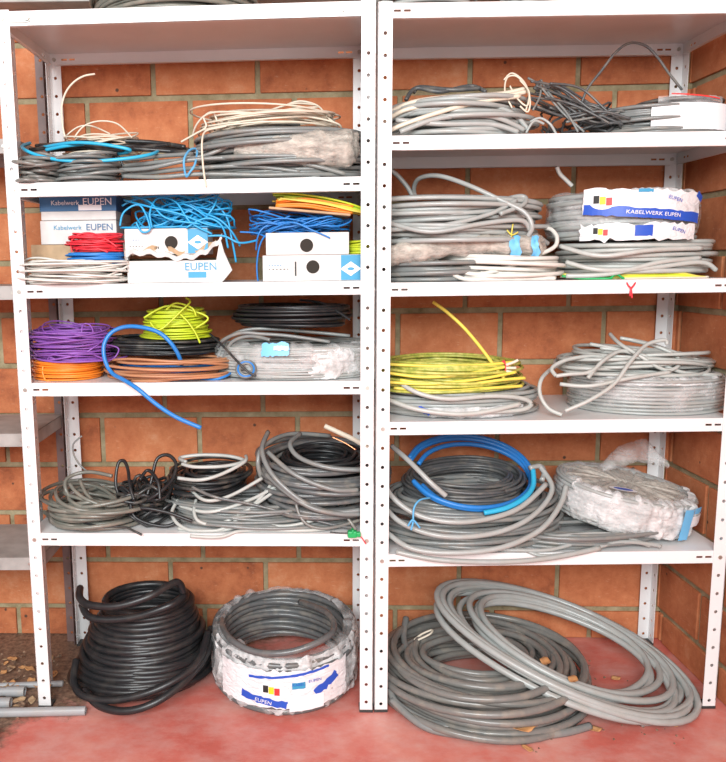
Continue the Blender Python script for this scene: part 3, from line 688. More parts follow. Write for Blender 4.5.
# ------------------------------------------------------------------ left unit, fourth shelf
zs = LZ[4]
t = coil('grey brown coil at the left end, one thin end standing up against the bricks', 50, 140, 488, zs, .165, .13, .0055, 'olive', .085, 30, .018, H=.075)
ends(t, [[(72, 500, .10), (66, 490, .10), (66, 480, .12), (76, 474, .14), (92, 472, .14), (112, 476, .12)], [(70, 484, .1), (76, 492, .08), (88, 500, .06), (108, 506, .06), (128, 502, .08)],
         [(44, 512, .16), (60, 518, .12), (84, 522, .09), (110, 516, .09)], [(80, 480, .14), (88, 496, .09), (104, 506, .08), (128, 504, .09)]], .0052, 'olive')
ends(t, [[(88, 472, .17), (80, 465, .18), (74, 455, .18), (73, 445, .18), (78, 439, .18), (82, 436, .18)]], .0026, 'grey', 'wire_end')
ends(t, [[(84, 523, .06), (100, 526, .04), (124, 527, .03), (134, 531, .015), (142, 535, .01)]], .0030, 'charcoal', 'cable_end', label='thin black end')
c = P(150, 512, .16); c.z = zs+.001
t = tangle('cable_hank', 'knotted hank of black cable between the grey brown coil and the black and white one', 'cable', c, .082, .09, .105, .0050, 'charcoal', 32, 21, lean=.6)
t['label'] = 'knotted black cable hank next to the grey brown coil'
ends(t, [[(124, 506, .12), (116, 486, .13), (118, 464, .15), (124, 461, .15), (128, 470, .13), (130, 486, .09), (134, 500, .07)], [(146, 500, .1), (152, 478, .12), (157, 459, .14), (168, 455, .14), (176, 464, .12), (172, 480, .09), (160, 492, .06), (148, 500, .06)],
         [(130, 500, .08), (134, 516, .07), (150, 524, .06), (168, 526, .06), (180, 520, .07)], [(140, 480, .08), (148, 470, .1), (158, 482, .07), (160, 500, .05)], [(128, 514, .07), (140, 508, .06), (166, 512, .05), (186, 519, .04), (192, 521, .04)]], .0050, 'black', 'cable_end')
t = coil('pale grey cables fanned low along the shelf under the large coil', 168, 350, 500, zs, .16, .13, .0048, 'grey', .07, 40, .016, name='cable_hank', H=.055)
ends(t, [[(178, 500, .12), (172, 512, .08), (178, 524, .05), (196, 532, .03), (220, 530, .03), (242, 516, .05), (262, 496, .08), (276, 478, .12)],
         [(196, 500, .1), (194, 512, .06), (200, 522, .04), (220, 524, .04), (250, 508, .06), (276, 490, .09)],
         [(186, 484, .14), (204, 500, .06), (230, 496, .07), (262, 478, .1)], [(180, 506, .1), (210, 512, .05), (250, 500, .07), (280, 484, .1)],
         [(190, 536, .015), (220, 537, .01), (255, 530, .03), (300, 532, .02), (340, 526, .03)], [(178, 530, .05), (210, 534, .03), (250, 524, .04), (290, 526, .03), (340, 512, .05)]], .0050, 'palegrey')
ends(t, [[(192, 487, .08), (215, 497, .05), (250, 504, .05), (290, 514, .04), (330, 524, .03), (352, 528, .03)]], .0044, 'midgrey')
t = coil('black coil with two white cables lying on it, mid fourth shelf', 172, 246, 456, zs+.075, .20, .11, .0046, 'charcoal', .06, 30, .007, H=.052)
ends(t, [[(178, 478, .1), (200, 480, .08), (222, 474, .09), (244, 462, .12), (246, 456, .16)], [(186, 462, .13), (180, 458, .17), (200, 455, .18), (228, 456, .17), (244, 461, .14), (226, 466, .11), (196, 467, .1), (182, 464, .12)]], .0052, 'palegrey', 'white_cable', label='white cable')
t = coil('large dark grey coil at the right end of the fourth shelf', 256, 392, 436, zs+.028, .19, .165, .0068, 'midgrey', .045, None, .010, tilt=(-.03, .12), H=.125, cone=.012)
zi = 0
ends(t, [[(262, 480, .12), (258, 462, .12), (264, 446, .15), (290, 434, .25), (330, 436, .3)], [(268, 452, .10), (288, 470, .05), (310, 482, .03), (336, 490, .02), (358, 490, .03)],
         [(266, 474, .10), (286, 492, .04), (312, 508, .01), (340, 514, .01), (360, 514, .02)], [(268, 432, .2), (262, 450, .1), (272, 474, .05), (300, 500, .02), (330, 512, .015), (360, 510, .02)],
         [(300, 434, .2), (290, 444, .12), (300, 458, .08), (330, 468, .05), (362, 470, .05)]], .0068, 'grey')
ends(t, [[(325, 426, .20), (340, 433, .18), (355, 440, .15), (368, 448, .13)]], .0075, 'cream', 'cable_end', label='cream cable end')
ends(t, [[(332, 437, .10), (345, 443, .09), (356, 450, .08)]], .0022, 'copper', 'bare_wire', label='bare copper wire')
ends(t, [[(296, 504, .04), (300, 516, .03), (310, 526, .02), (330, 528, .02), (360, 520, .04)], [(346, 516, .04), (352, 524, .03), (356, 530, .02)]], .0046, 'warmgrey')
t = coil('small black coil resting inside the large dark grey one', 278, 366, 442, zs+.10, .215, .11, .0050, 'black', .05, 26, .006, H=.06, tilt=(0, .1))
t = thing('wire_connector', 'bright green connector at the shelf edge by the middle posts', 'connector', P(353, 534, -.004))
t.location = P(353, 534, -.012)
bm = bmesh.new(); box(bm, (-.014, -.008, -.009), (.010, .010, .009), .004); box(bm, (.008, -.006, -.007), (.020, .008, .005), .003); box(bm, (-.004, -.009, .004), (.002, .011, .013), .002)
obj('connector_body', bm, 'green', t)
ends(t, [[(358, 534, -.008), (362, 538, -.012), (366, 544, -.012)]], .0016, 'red', 'wire_end', label='red wire tail'); ends(t, [[(330, 532, .01), (340, 533, .0), (349, 533, -.008)]], .0016, 'charcoal', 'wire_end')

# ------------------------------------------------------------------ floor under the left unit
t = thing('cable_coil', 'tall cone of thick black cable on the floor under the left unit', 'coil', (-.655, .215, .001))
rng = R(); V = []
pts = []
spec = [(.198, 0, 0)] * 3
lay = []
for i in range(18):
    f = i/17; lay.append((.200-.085*f**1.15, .011+.0125*i, .06*f))
turn = []
for i, (rr, z, tl) in enumerate(lay):
    turn.append((rr+rng.uniform(-.004, .004), z, rng.gauss(0, .004), rng.gauss(0, .003), rng.gauss(0, .008), tl*.25 + (.05 if 2 < i < 9 else 0) + rng.gauss(0, .006)))
    if i < 12: turn.append((rr-.022, z+.004, 0, 0, 0, tl*.25))
turn.sort(key=lambda q: q[1])
K = len(turn)
for k in range(K):
    nx = turn[min(k+1, K-1)]
    for s in range(44):
        g = max(0, (s/44-.5)/.5); g = g*g*(3-2*g); rr, z, dx, dy, tx, ty = [a+(b_-a)*g for a, b_ in zip(turn[k], nx)]
        a = 2*pi*s/44; pts.append(Vector((rr*cos(a)*1.01+dx + z*.10, rr*.80*sin(a)+dy + z*.12, max(.011, z + ty*rr*sin(a)*2 + tx*cos(a)*.6))))
tubes('winding', [pts], .0108, 'black', t, 8)
ends(t, [[(80, 588, .16), (80, 598, .10), (90, 605, .06), (118, 606, .04), (150, 596, .05), (176, 582, .10), (183, 592, .12)],
         [(84, 690, .06), (100, 706, .0), (128, 711, -.03), (160, 700, -.02), (190, 676, .04), (208, 650, .12), (211, 628, .2)],
         [(76, 660, .14), (74, 682, .08), (84, 696, .03), (116, 700, .0), (160, 688, .0), (196, 664, .06), (208, 632, .16)],
         [(82, 604, .14), (92, 618, .1), (130, 618, .08), (168, 606, .08), (184, 596, .12)]], .0106, 'black', ns=8)
# film wrapped roll on the floor
t = thing('wrapped_cable_coil', 'grey coil in torn film with a blue and white label, on the floor by the middle posts', 'coil', (-.235, .185, .001))
t['label'] = 'film wrapped coil with printed label on the floor beside the black cone'
rng = R(); rx, ry, w, h = .200, .195, .045, .155
tubes('winding', [winding(rng, rx, ry, w, h, .0088, None, .003, 0, (0, .10), seg=44, oval=.01)], .0088, 'midgrey', t, 7)
ends(t, [[(226, 612, .28), (222, 624, .16), (232, 640, .05), (256, 652, .0), (290, 652, -.02), (322, 640, .0), (334, 628, .06), (326, 612, .16), (300, 602, .3)]], .0088, 'midgrey', ns=8)
film_shell(t, rx+.004, ry+.004, w, h, 'film', 0, 2*pi, seed=11, amp=.012, tilt=(0, .10), phi1=.72, nu=200)
film_shell(t, rx+.008, ry+.008, w, h, 'film_white', -2.75, .1, seed=15, amp=.012, tilt=(0, .10), phi0=.06, phi1=.60, nu=150, label='milky printed film')
def lab(t, rx, ry, off, tilt, items):
    for g_, mt, th, z, kw in items: wrap(t, g_, mt, th, z, rx, ry, off+kw.pop('o', 0), tilt=tilt, **kw)
def roundel(t, rx, ry, off, tilt, th, z, s=1.0, slope=0):
    wrap(t, ell(.030*s, .024*s, 24), 'label_white', th, z, rx, ry, off, tilt=tilt, slope=slope)
    for k, mt in enumerate(('ink', 'label_yellow', 'label_red')):
        V, F = patch(.0125*s, .020*s, 3, 3); V = [v + Vector(((k-1)*.0135*s, .003*s*(k-1)*-1, .0012)) for v in V]
        wrap(t, (V, F), mt, th, z-.001, rx, ry, off, name='print', tilt=tilt, slope=slope)
T_ = (0, .10); A = -pi/2
lab(t, rx, ry, .020, T_, [
    (patch(.34, .105, 34, 10, .012, 1), 'film_print', A-.02, .085, dict(label='printed white label')),
    (patch(.20, .007, 24, 2, .003, 5), 'label_blue', A+.05, .124, dict(o=.001, roll=.10)),
    (patch(.115, .020, 16, 4, .005, 3), 'label_blue', A-.27, .052, dict(o=.001, roll=-.16, label='blue printed band')),
    (patch(.070, .022, 10, 4, .006, 8), 'label_blue', A+.52, .085, dict(o=.001, roll=.5, label='blue printed band')),
    (patch(.032, .018, 6, 3, .002, 9), 'print_blue', A+.16, .096, dict(o=.0012)),
    (patch(.085, .040, 8, 3, .001, 9), 'label_white', A+.26, .045, dict(o=.002, label='plain white sticker'))])
roundel(t, rx, ry, .0212, T_, A-.17, .085)
for s_, th, z, sz in (('KABEL', A+.155, .100, .010), ('EUPEN', A+.36, .105, .011), ('EUPEN', A-.27, .051, .014)):
    V, F = text_geo(s_, sz); wrap(t, ([v+Vector((0, 0, .0018)) for v in V], F), 'label_white' if sz == .014 else 'label_blue', th, z, rx, ry, .0215, name='lettering', tilt=T_, roll=-.16 if sz == .014 else 0)

# ------------------------------------------------------------------ right unit, top inner shelf
zs = RZ[1]
t = coil('pale grey cable coil tied with white cables, left end of the upper right shelf', 376, 531, 92, zs, .18, .15, .0062, 'lightgrey', .07, None, .007, H=.095)
t['label'] = 'pale grey coil crossed by cream cables at the left end of the upper right shelf'
ends(t, [[(380, 118, .12), (410, 103, .08), (450, 97, .06), (500, 94, .06), (524, 89, .07)], [(380, 126, .10), (405, 110, .06), (450, 103, .05), (500, 97, .05), (525, 92, .06)],
         [(384, 134, .05), (400, 126, .03), (440, 112, .02), (480, 102, .03), (520, 96, .05)]], .0058, 'cream', 'cream_cable', label='cream cable')
ends(t, [[(382, 122, .1), (420, 110, .06), (470, 104, .05), (510, 112, .05), (528, 130, .05)], [(400, 132, .02), (440, 118, .02), (490, 116, .02), (524, 130, .03)], [(396, 120, .04), (440, 124, .02), (490, 124, .02), (518, 132, .02)]], .0066, 'lightgrey')
ends(t, [[(406, 100, .2), (416, 88, .22), (440, 92, .2), (470, 86, .22), (486, 92, .2)], [(414, 92, .22), (420, 87, .24), (450, 90, .2), (480, 88, .2)]], .006, 'darkgrey')
ends(t, [[(512, 108, .05), (505, 92, .06), (507, 78, .08), (516, 76, .08), (524, 84, .07), (529, 96, .05), (526, 110, .04)], [(504, 80, .08), (512, 73, .09), (524, 82, .08), (530, 98, .05), (528, 112, .04), (520, 106, .04)],
         [(510, 86, .07), (517, 98, .05), (527, 106, .04), (529, 92, .05), (520, 80, .07)]], .0022, 'cream', 'tie', label='twisted white wire tie')
c = P(585, 132, .18); c.z = zs+.001
t = tangle('wire_tangle', 'dark tangle of stiff grey wires in the middle of the upper right shelf', 'wire', c, .11, .12, .07, .0030, 'darkgrey', 14, 31, lean=.5)
rng = R(); L_ = []
for i in range(26):
    u0_ = rng.uniform(526, 560); v0_ = rng.uniform(80, 108); u1_ = rng.uniform(585, 650); Y0 = rng.uniform(.06, .28)
    L_.append([(u0_, v0_, Y0), ((u0_*2+u1_)/3, v0_+rng.uniform(4, 16), Y0+.01), ((u0_+u1_*2)/3, rng.uniform(108, 122), Y0-.01), (u1_, rng.uniform(118, 128), Y0-.02)])
ends(t, L_, .0030, 'darkgrey', 'wire_end')
ends(t, [[(528, 78, .12), (540, 86, .1), (560, 110, .07), (584, 132, .04)], [(541, 80, .14), (548, 92, .1), (566, 112, .06), (578, 132, .04)], [(541, 82, .12), (540, 96, .09), (533, 110, .06)], [(566, 122, .06), (590, 118, .06), (620, 112, .08)]], .0028, 'grey', 'wire_end')
ends(t, [[(582, 102, .20), (588, 88, .2), (602, 70, .2), (616, 52, .2), (630, 43, .2), (646, 46, .2), (658, 58, .2), (668, 72, .2), (682, 90, .2)]], .0034, 'midgrey', 'wire_end')
ends(t, [[(530, 122, .05), (540, 118, .04), (550, 124, .03), (556, 134, .03)], [(526, 133, .04), (534, 121, .04), (544, 124, .04)]], .0032, 'lightgrey', 'wire_end')
t = coil('grey coil with a white paper label, right end of the upper right shelf', 592, 724, 104, zs, .18, .15, .0048, 'grey', .06, None, .005, H=.075)
rx, ry, h, w = t_info[t.name]
t2 = coil('dark grey cable coil behind the paper label of the coil it lies on', 640, 718, 92, zs+.078, .21, .10, .0042, 'darkgrey', .05, None, .004, H=.03)
wrap(t, patch(.185, .062, 18, 3, .001, 2), 'label_white', -pi/2+.10, .040, rx, ry, .010, label='white paper label')
wrap(t, patch(.16, .020, 18, 2, .002, 4), 'film', -pi/2+.10, .079, rx, ry, .004, label='clear film flap')
wrap(t, patch(.12, .003, 18, 1, .001, 4), 'label_red', -pi/2+.14, .088, rx, ry, .006, roll=-.08)

# ------------------------------------------------------------------ right unit, second shelf
zs = RZ[2]
t = coil('grey cables lying flat at the bottom left of the second right shelf', 374, 500, 262, zs, .17, .15, .0058, 'grey', .06, None, .006, H=.05)
t = coil('large pale grey coil with a raised loop, left end of the second right shelf', 372, 540, 196, zs+.095, .18, .155, .0062, 'lightgrey', .07, 26, .010, H=.105)
ends(t, [[(416, 200, .24), (414, 188, .22), (420, 178, .18), (440, 176, .13), (470, 186, .08), (500, 200, .05), (524, 212, .03), (532, 226, .02), (528, 236, .03)],
         [(388, 168, .22), (398, 176, .22), (408, 188, .22), (414, 200, .22)], [(384, 210, .1), (430, 212, .05), (480, 206, .05), (520, 196, .08), (524, 204, .06), (500, 214, .02)],
         [(386, 222, .06), (430, 232, .01), (480, 224, .01), (520, 220, .02), (530, 230, .03)], [(386, 230, .06), (440, 226, .02), (490, 214, .03), (516, 200, .06)]], .0062, 'lightgrey')
t = coil('cream white coil at the front between the wrapped bundle and the shelf lip', 436, 560, 250, zs, .13, .125, .0056, 'white', .05, 12, .008, H=.06, part='winding')
ends(t, [[(440, 262, .06), (470, 274, .02), (500, 270, .02), (530, 258, .03), (553, 248, .06), (557, 238, .08), (552, 230, .1), (545, 228, .12)], [(436, 260, .07), (460, 278, .02), (500, 284, .01), (530, 281, .01), (555, 279, .02)]], .0056, 'white')
t = thing('wrapped_cable_bundle', 'cable bundle sleeved in dirty white film with blue marks, second right shelf', 'cable', P(470, 250, .05))
ends(t, [[(384, 252, .10), (400, 240, .08), (440, 234, .06), (490, 234, .05), (530, 234, .05), (548, 244, .06)], [(384, 246, .12), (420, 236, .1), (460, 233, .08), (520, 232, .08)], [(400, 262, .06), (450, 252, .05), (500, 254, .04), (540, 250, .05)]], .0062, 'grey', 'cable')
blob(t, [(P(384, 256, .06), .022, .03), (P(410, 252, .05), .030, .035), (P(440, 248, .05), .026, .03), (P(470, 246, .045), .022, .028), (P(510, 245, .045), .026, .03), (P(536, 246, .05), .026, .03), (P(546, 248, .06), .012, .014)], 'film_dusty', amp=.008, label='dirty white film sleeve')
for uu, ww in ((511, .026), (531, .018)):
    q = P(uu, 248, .045); V, F = [], []
    for i in range(7):
        for j in range(5):
            th = -pi/2-.7+1.7*j/4; V.append(q + Vector((ww*(i/6-.5)+.004*sin(j*2+i), .037*-cos(th+pi/2), .034*sin(th+pi/2)+.003*sin(i*1.7))))
    for i in range(6):
        for j in range(4): F.append((i*5+j, i*5+j+1, (i+1)*5+j+1, (i+1)*5+j))
    obj('label', (rel(t, V), F), 'label_sky', t, True, label='light blue printed patch')
ends(t, [[(511, 238, .02), (512, 230, .03), (513, 224, .03)], [(507, 230, .03), (512, 235, .02), (518, 232, .03)]], .0018, 'yellow', 'tie', label='yellow tie')
t = thing('yellow_green_cables', 'flat yellow and green striped cables under the grey coil of the second right shelf', 'cable', P(630, 279, .05))
for k, (mt, dv) in enumerate((('yellow', 0), ('lime', 1.5), ('yellow', 3), ('olivegreen', 4), ('cream', 5))):
    ends(t, [[(560, 274+dv*.5, .08), (600, 276+dv*.6, .05), (640, 274+dv*.9, .035), (680, 273+dv, .04), (708, 280+dv*.3, .05)]], .0030, mt, 'wire')
ends(t, [[(562, 276, .05), (590, 280, .03), (612, 281, .02)], [(596, 276, .03), (606, 282, .02), (616, 274, .02), (624, 280, .02)]], .003, 'green', 'wire')
t = coil('pale grey coil under the film wrapped roll on the second right shelf', 556, 708, 238, zs+.010, .185, .155, .0062, 'palegrey', .07, None, .007, H=.085)
ends(t, [[(566, 262, .06), (600, 270, .02), (650, 268, .02), (700, 262, .04), (716, 270, .05)], [(560, 246, .08), (600, 256, .02), (650, 250, .01), (702, 248, .05)], [(566, 276, .04), (610, 274, .02), (660, 262, .02), (700, 258, .05)]], .0062, 'palegrey')
zz = zs+.010+.088
t = coil('film wrapped grey roll with two printed labels on the second right shelf', 550, 694, 190, zz, .19, .155, .0060, 'lightgrey', .06, None, .002, oval=.005)
t['label'] = 'film wrapped grey roll printed in blue on top of the second right shelf coil'
t.name = 'wrapped_cable_coil'
rx, ry, h, w = list(t_info.values())[-1]
film_shell(t, rx+.002, ry+.002, w, h, 'film', 0, 2*pi, seed=21, amp=.006)
film_shell(t, rx+.006, ry+.006, w, h, 'film_white', -2.3, -.6, seed=22, amp=.006, phi0=.38, phi1=.66, nu=90, label='milky film')
T0 = (0, 0)
lab(t, rx, ry, .018, T0, [
    (patch(.27, .060, 24, 6, .010, 1), 'film_print', A-0.02, h*.74, dict(label='white printed strip', roll=-.03)),
    (patch(.265, .024, 26, 3, .004, 4), 'label_blue', A-0.03, h*.52, dict(o=.001, roll=-.09, label='blue printed band')),
    (patch(.26, .040, 24, 5, .010, 6), 'film_print', A-0.08, h*.15, dict(label='white printed strip')),
    (patch(.036, .026, 6, 3, .002, 7), 'label_blue', A-0.08, h*.17, dict(o=.001)),
    (patch(.026, .016, 6, 3, .003, 7), 'label_blue', A+.76, h*.86, dict(o=.001, roll=-.6)),
    (patch(.030, .008, 6, 2, .002, 7), 'print_blue', A-0.08, h*.97, dict(o=.001))])
roundel(t, rx, ry, .0195, T0, A-.57, h*.80, .95); roundel(t, rx, ry, .0195, T0, A-.58, h*.17, .75)
V, F = text_geo('KABELWERK EUPEN', .013); wrap(t, ([v+Vector((0, 0, .0018)) for v in V], F), 'label_white', A+0.04, h*.51, rx, ry, .0195, name='lettering', roll=-.09)
for th, zf in ((A+.30, .80), (A+.38, .17)):
    V, F = text_geo('EUPEN', .012); wrap(t, ([v+Vector((0, 0, .0012)) for v in V], F), 'label_blue', th, h*zf, rx, ry, .019, name='lettering', roll=-.3)
ends(t, [[(572, 186, .16), (566, 180, .16), (560, 174, .16), (557, 167, .16)]], .0055, 'palegrey')
t = thing('red_tie', 'small red wire tie hanging over the lip of the second right shelf', 'tie', P(630, 285, -.006))
ends(t, [[(626, 281, .004), (628, 285, -.004), (631, 289, -.006), (632, 298, -.006)], [(636, 281, .004), (634, 285, -.004), (631, 289, -.006), (630, 296, -.006)]], .0022, 'red', 'wire')

# ------------------------------------------------------------------ right unit, third shelf
zs = RZ[3]
t = coil('grey cable coil under the yellow green one on the third right shelf', 374, 532, 394, zs, .18, .155, .0060, 'lightgrey', .07, None, .006, H=.060)
ends(t, [[(400, 383, .07), (408, 388, .04), (424, 395, .02), (450, 399, .01), (490, 396, .02), (520, 398, .04), (531, 404, .05), (520, 410, .03), (480, 412, .01)], [(384, 398, .06), (420, 410, .01), (470, 414, .0), (520, 404, .02)]], .0062, 'palegrey')
rx, ry, h, w = list(t_info.values())[-1]
film_shell(t, rx+.004, ry+.004, w, h*.5, 'film_white', -2.0, -.75, seed=31, amp=.006, phi0=.08, phi1=.5, nu=80, label='milky film')
wrap(t, patch(.03, .014, 6, 3, .004, 7), 'label_blue', A-.50, .022, rx, ry, .014, roll=-.4)
t = coil('yellow and green striped cable coil with one end pointing up, third right shelf', 372, 520, 353, zs+.064, .185, .15, .0040, 'yg', .05, None, .008)
ends(t, [[(384, 372, .07), (420, 377, .04), (460, 375, .035), (510, 366, .06)], [(386, 382, .06), (430, 384, .03), (480, 379, .03), (516, 372, .05)], [(384, 364, .09), (430, 366, .05), (480, 365, .05), (514, 362, .07)],
         [(394, 388, .06), (440, 391, .03), (490, 388, .03), (522, 386, .05)], [(400, 380, .05), (450, 386, .03), (500, 380, .03), (525, 378, .05)]], .0042, 'yellow', 'yellow_cable', label='yellow striped cable')
ends(t, [[(433, 302, .18), (448, 313, .16), (466, 330, .13), (484, 352, .09), (497, 370, .06), (504, 378, .05)]], .0048, 'yellow', 'cable_end', label='upright yellow end')
ends(t, [[(504, 360, .06), (506, 368, .05), (503, 374, .05)], [(502, 361, .06), (509, 366, .05)]], .002, 'red', 'tie', label='red tie')
ends(t, [[(506, 365, .05), (514, 362, .05), (518, 360, .05)], [(506, 368, .05), (516, 368, .05)], [(506, 371, .05), (515, 373, .05)]], .004, 'cream', 'cable_end')
t = coil('coil sealed in clear film under the pale loose cables, third right shelf', 570, 722, 380, zs, .185, .155, .0042, 'lightgrey', .06, None, .002, oval=.005, H=.092)
t.name = 'wrapped_cable_coil'; rx, ry, h, w = list(t_info.values())[-1]
film_shell(t, rx+.001, ry+.001, w, h, 'film', 0, 2*pi, seed=41, amp=.006, out=.003)
film_shell(t, rx+.003, ry+.003, w, h, 'film_white', -2.6, -.3, seed=44, amp=.008, phi0=.45, phi1=.66, nu=110, label='milky film')
t = coil('loose pale cable hank heaped over the film sealed coil, third right shelf', 566, 706, 345, zs+.096, .20, .13, .0052, 'palegrey', .06, 16, .022, H=.05, name='cable_hank')
ends(t, [[(562, 415, .02), (548, 408, .04), (540, 394, .06), (541, 380, .08), (550, 370, .12), (566, 360, .16)],
         [(565, 411, .015), (590, 400, .01), (614, 384, .02), (630, 362, .05), (646, 345, .09), (664, 340, .1), (667, 344, .1)],
         [(556, 376, .06), (570, 374, .05), (590, 372, .05), (604, 360, .07), (620, 351, .1), (634, 354, .1)],
         [(556, 376, .06), (552, 368, .08), (566, 360, .1), (590, 356, .12), (606, 358, .12)],
         [(610, 334, .18), (620, 344, .12), (640, 356, .08), (664, 370, .06), (678, 366, .07), (676, 356, .1), (655, 346, .13), (630, 340, .17)],
         [(590, 344, .16), (620, 350, .12), (650, 360, .1), (690, 364, .1), (708, 366, .12)], [(620, 338, .18), (650, 344, .15), (690, 358, .13), (706, 362, .12)],
         [(600, 348, .14), (640, 354, .1), (680, 372, .07), (722, 375, .08)], [(560, 384, .06), (590, 386, .03), (630, 378, .03), (670, 372, .05)],
         [(588, 378, .04), (600, 364, .07), (616, 352, .1), (640, 350, .12)]], .0052, 'palegrey', ns=8)

# ------------------------------------------------------------------ right unit, fourth shelf
zs = RZ[4]
t = coil('loose grey cables spread flat under the tilted wrapped roll, fourth right shelf', 500, 672, 528, zs, .13, .125, .0056, 'grey', .09, 24, .012, H=.034, name='cable_hank')
ends(t, [[(500, 548, .03), (540, 556, -.005), (580, 552, -.005), (620, 542, .01), (655, 545, .01), (660, 547, .01)], [(520, 540, .04), (560, 536, .03), (610, 534, .03), (650, 546, .01)], [(500, 554, .01), (550, 550, .0), (600, 536, .03), (640, 532, .05)]], .0056, 'lightgrey')
t = coil('great open coil of grey cable at the left of the fourth right shelf', 372, 566, 470, zs, .17, .175, .0072, 'grey', .060, 40, .007, tilt=(0, .10), H=.10, cone=.035, seg=44)
ends(t, [[(384, 530, .04), (410, 548, -.01), (450, 553, -.03), (500, 548, -.03), (540, 530, .0), (560, 505, .06), (566, 486, .1)], [(380, 500, .08), (400, 522, .03), (440, 536, -.01), (490, 534, -.01), (530, 518, .03), (552, 490, .1), (540, 466, .16)],
         [(392, 446, .16), (410, 462, .09), (430, 482, .05), (446, 496, .04)], [(384, 470, .12), (390, 494, .06), (420, 516, .02), (466, 522, .0), (516, 510, .03), (546, 484, .1)],
         [(530, 468, .14), (540, 466, .16), (544, 472, .16), (542, 480, .12)], [(396, 552, .0), (440, 560, -.02), (500, 562, -.025), (550, 558, -.02), (600, 548, .0)]], .0072, 'lightgrey', ns=8)
s = tubes('tie', [rel(t, pline((430, 498, .05), (420, 500, .02), (414, 508, .005), (413, 522, -.01), (411, 530, -.02))), rel(t, pline((408, 526, -.012), (413, 520, -.015), (420, 528, -.015)))], .0026, 'twine', t, 6, label='light blue string tie')
zt = zs+.135
t = coil('dark coil nested inside the great open grey coil', 402, 530, 462, zs+.09, .20, .125, .0050, 'darkgrey', .05, 24, .007, tilt=(0, .12), H=.05)
t = thing('cable_coil', 'bright blue cable loops lying on the great open grey coil', 'coil', P(468, 500, .18))
for dv, sc_ in ((0, 1.0), (5, .93), (-4, 1.02)):
    pts = []
    for k in range(30):
        a = pi*.93 + (2*pi*.93)*k/29*-1
        u = 470+61*sc_*cos(a) + (4 if dv == 5 else 0); v = 474-35*sc_*sin(a)+dv*.6 + (cos(a))*6
        pts.append((u, v, .17+.125*sin(a)*sc_))
    ends(t, [[pts[i] for i in range(0, 30, 2)]], .0068, 'blue', 'winding', ns=8)
ends(t, [[(533, 470, .14), (533, 486, .1), (524, 498, .06), (506, 508, .03), (484, 513, .02)]], .0072, 'sky', 'cable_end', ns=8)
# tilted wrapped roll
t = thing('wrapped_cable_coil', 'tilted film wrapped roll with light blue tape, right end of the fourth shelf', 'coil', (P(616, 520, .18).x+.004, .185, zs+.030), rot=(0.04, .17, 0))
rx, ry, w, h = .186, .150, .05, .095
tubes('winding', [winding(R(), rx, ry, w, h, .0056, None, .002, 0, (0, .06), oval=.005)], .0056, 'lightgrey', t)
film_shell(t, rx+.003, ry+.003, w, h, 'film', 0, 2*pi, seed=51, amp=.008, tilt=(0, .06))
film_shell(t, rx+.007, ry+.007, w+.14, h, 'film_dusty', 0, 2*pi, seed=52, amp=.008, tilt=(0, .06), phi0=.52, phi1=.80, label='dusty film stretched over the top')
film_shell(t, rx+.009, ry+.009, w, h, 'film_white', -2.7, .2, seed=55, amp=.012, tilt=(0, .06), phi0=.08, phi1=.68, nu=150, label='milky film')
T_ = (0, .06)
lab(t, rx, ry, .022, T_, [(patch(.032, .085, 6, 10, .003, 1), 'label_sky', A+.58, .050, dict(label='light blue tape')), (patch(.035, .016, 6, 3, .003, 5), 'label_sky', A+.80, .086, dict()), (patch(.10, .030, 8, 3, .003, 6), 'label_white', A+.85, .055, dict(o=-.002))])
V, F = ell(.038, .018, 24); V = [Vector((v.x-.06, v.y-.115, .1135)) for v in V]; obj('label', (V, F), 'label_white', t, label='oval sticker')
V, F = ell(.026, .010, 24); V = [Vector((v.x-.06, v.y-.115, .1145)) for v in V]; obj('print', (V, F), 'label_blue', t)
blob(t, [(P(600, 470, .26), .008, .02), (P(620, 456, .28), .026, .03), (P(645, 452, .28), .032, .03), (P(664, 464, .25), .010, .02)], 'film', amp=.010, label='loose puff of film')

# ------------------------------------------------------------------ floor under the right unit
t = thing('cable_coil', 'wide grey coil lying flat on the floor beside the middle posts', 'coil', (.312, .130, .001))
rng = R(); rx, ry = .298, .285
tubes('winding', [winding(rng, rx, ry, .155, .115, .0098, 44, .013, .05, (0, .0), seg=48, oval=.015)], .0098, 'warmgrey', t, 8)
ends(t, [[(406, 618, .3), (404, 640, .22), (414, 660, .12), (440, 682, .03), (480, 702, -.06), (520, 706, -.07), (556, 700, -.05)], [(392, 700, .0), (420, 724, -.08), (460, 740, -.12), (510, 744, -.13), (560, 740, -.12), (590, 728, -.09)],
         [(390, 690, .03), (400, 706, -.02), (440, 726, -.08), (500, 734, -.1), (560, 724, -.06), (596, 700, .0)]], .0098, 'grey', ns=8)
tubes('tie', [rel(t, pline((414, 640, .22), (422, 634, .22), (432, 630, .22), (430, 634, .2), (418, 640, .2)))], .003, 'cream', t)
t = thing('cable_coil', 'thinner grey ring of cable leaning across the flat coil towards the brick side wall', 'coil', (.556, .130, .112))
t['label'] = 'loose ring of grey cable leaning over the flat floor coil to the right'
rng = R(); paths = []; pts = []
Cn = Vector((0, 0, 0)); Ax = Vector((.325, -.080, -.092)); Bx = Vector((.02, .235, .035))
par = [(0, 0, 0, 0)] + [((rng.uniform(-.17, .0) if _ % 3 else .01), rng.gauss(0, .012), rng.gauss(0, .012), rng.gauss(0, .010)) for _ in range(13)]
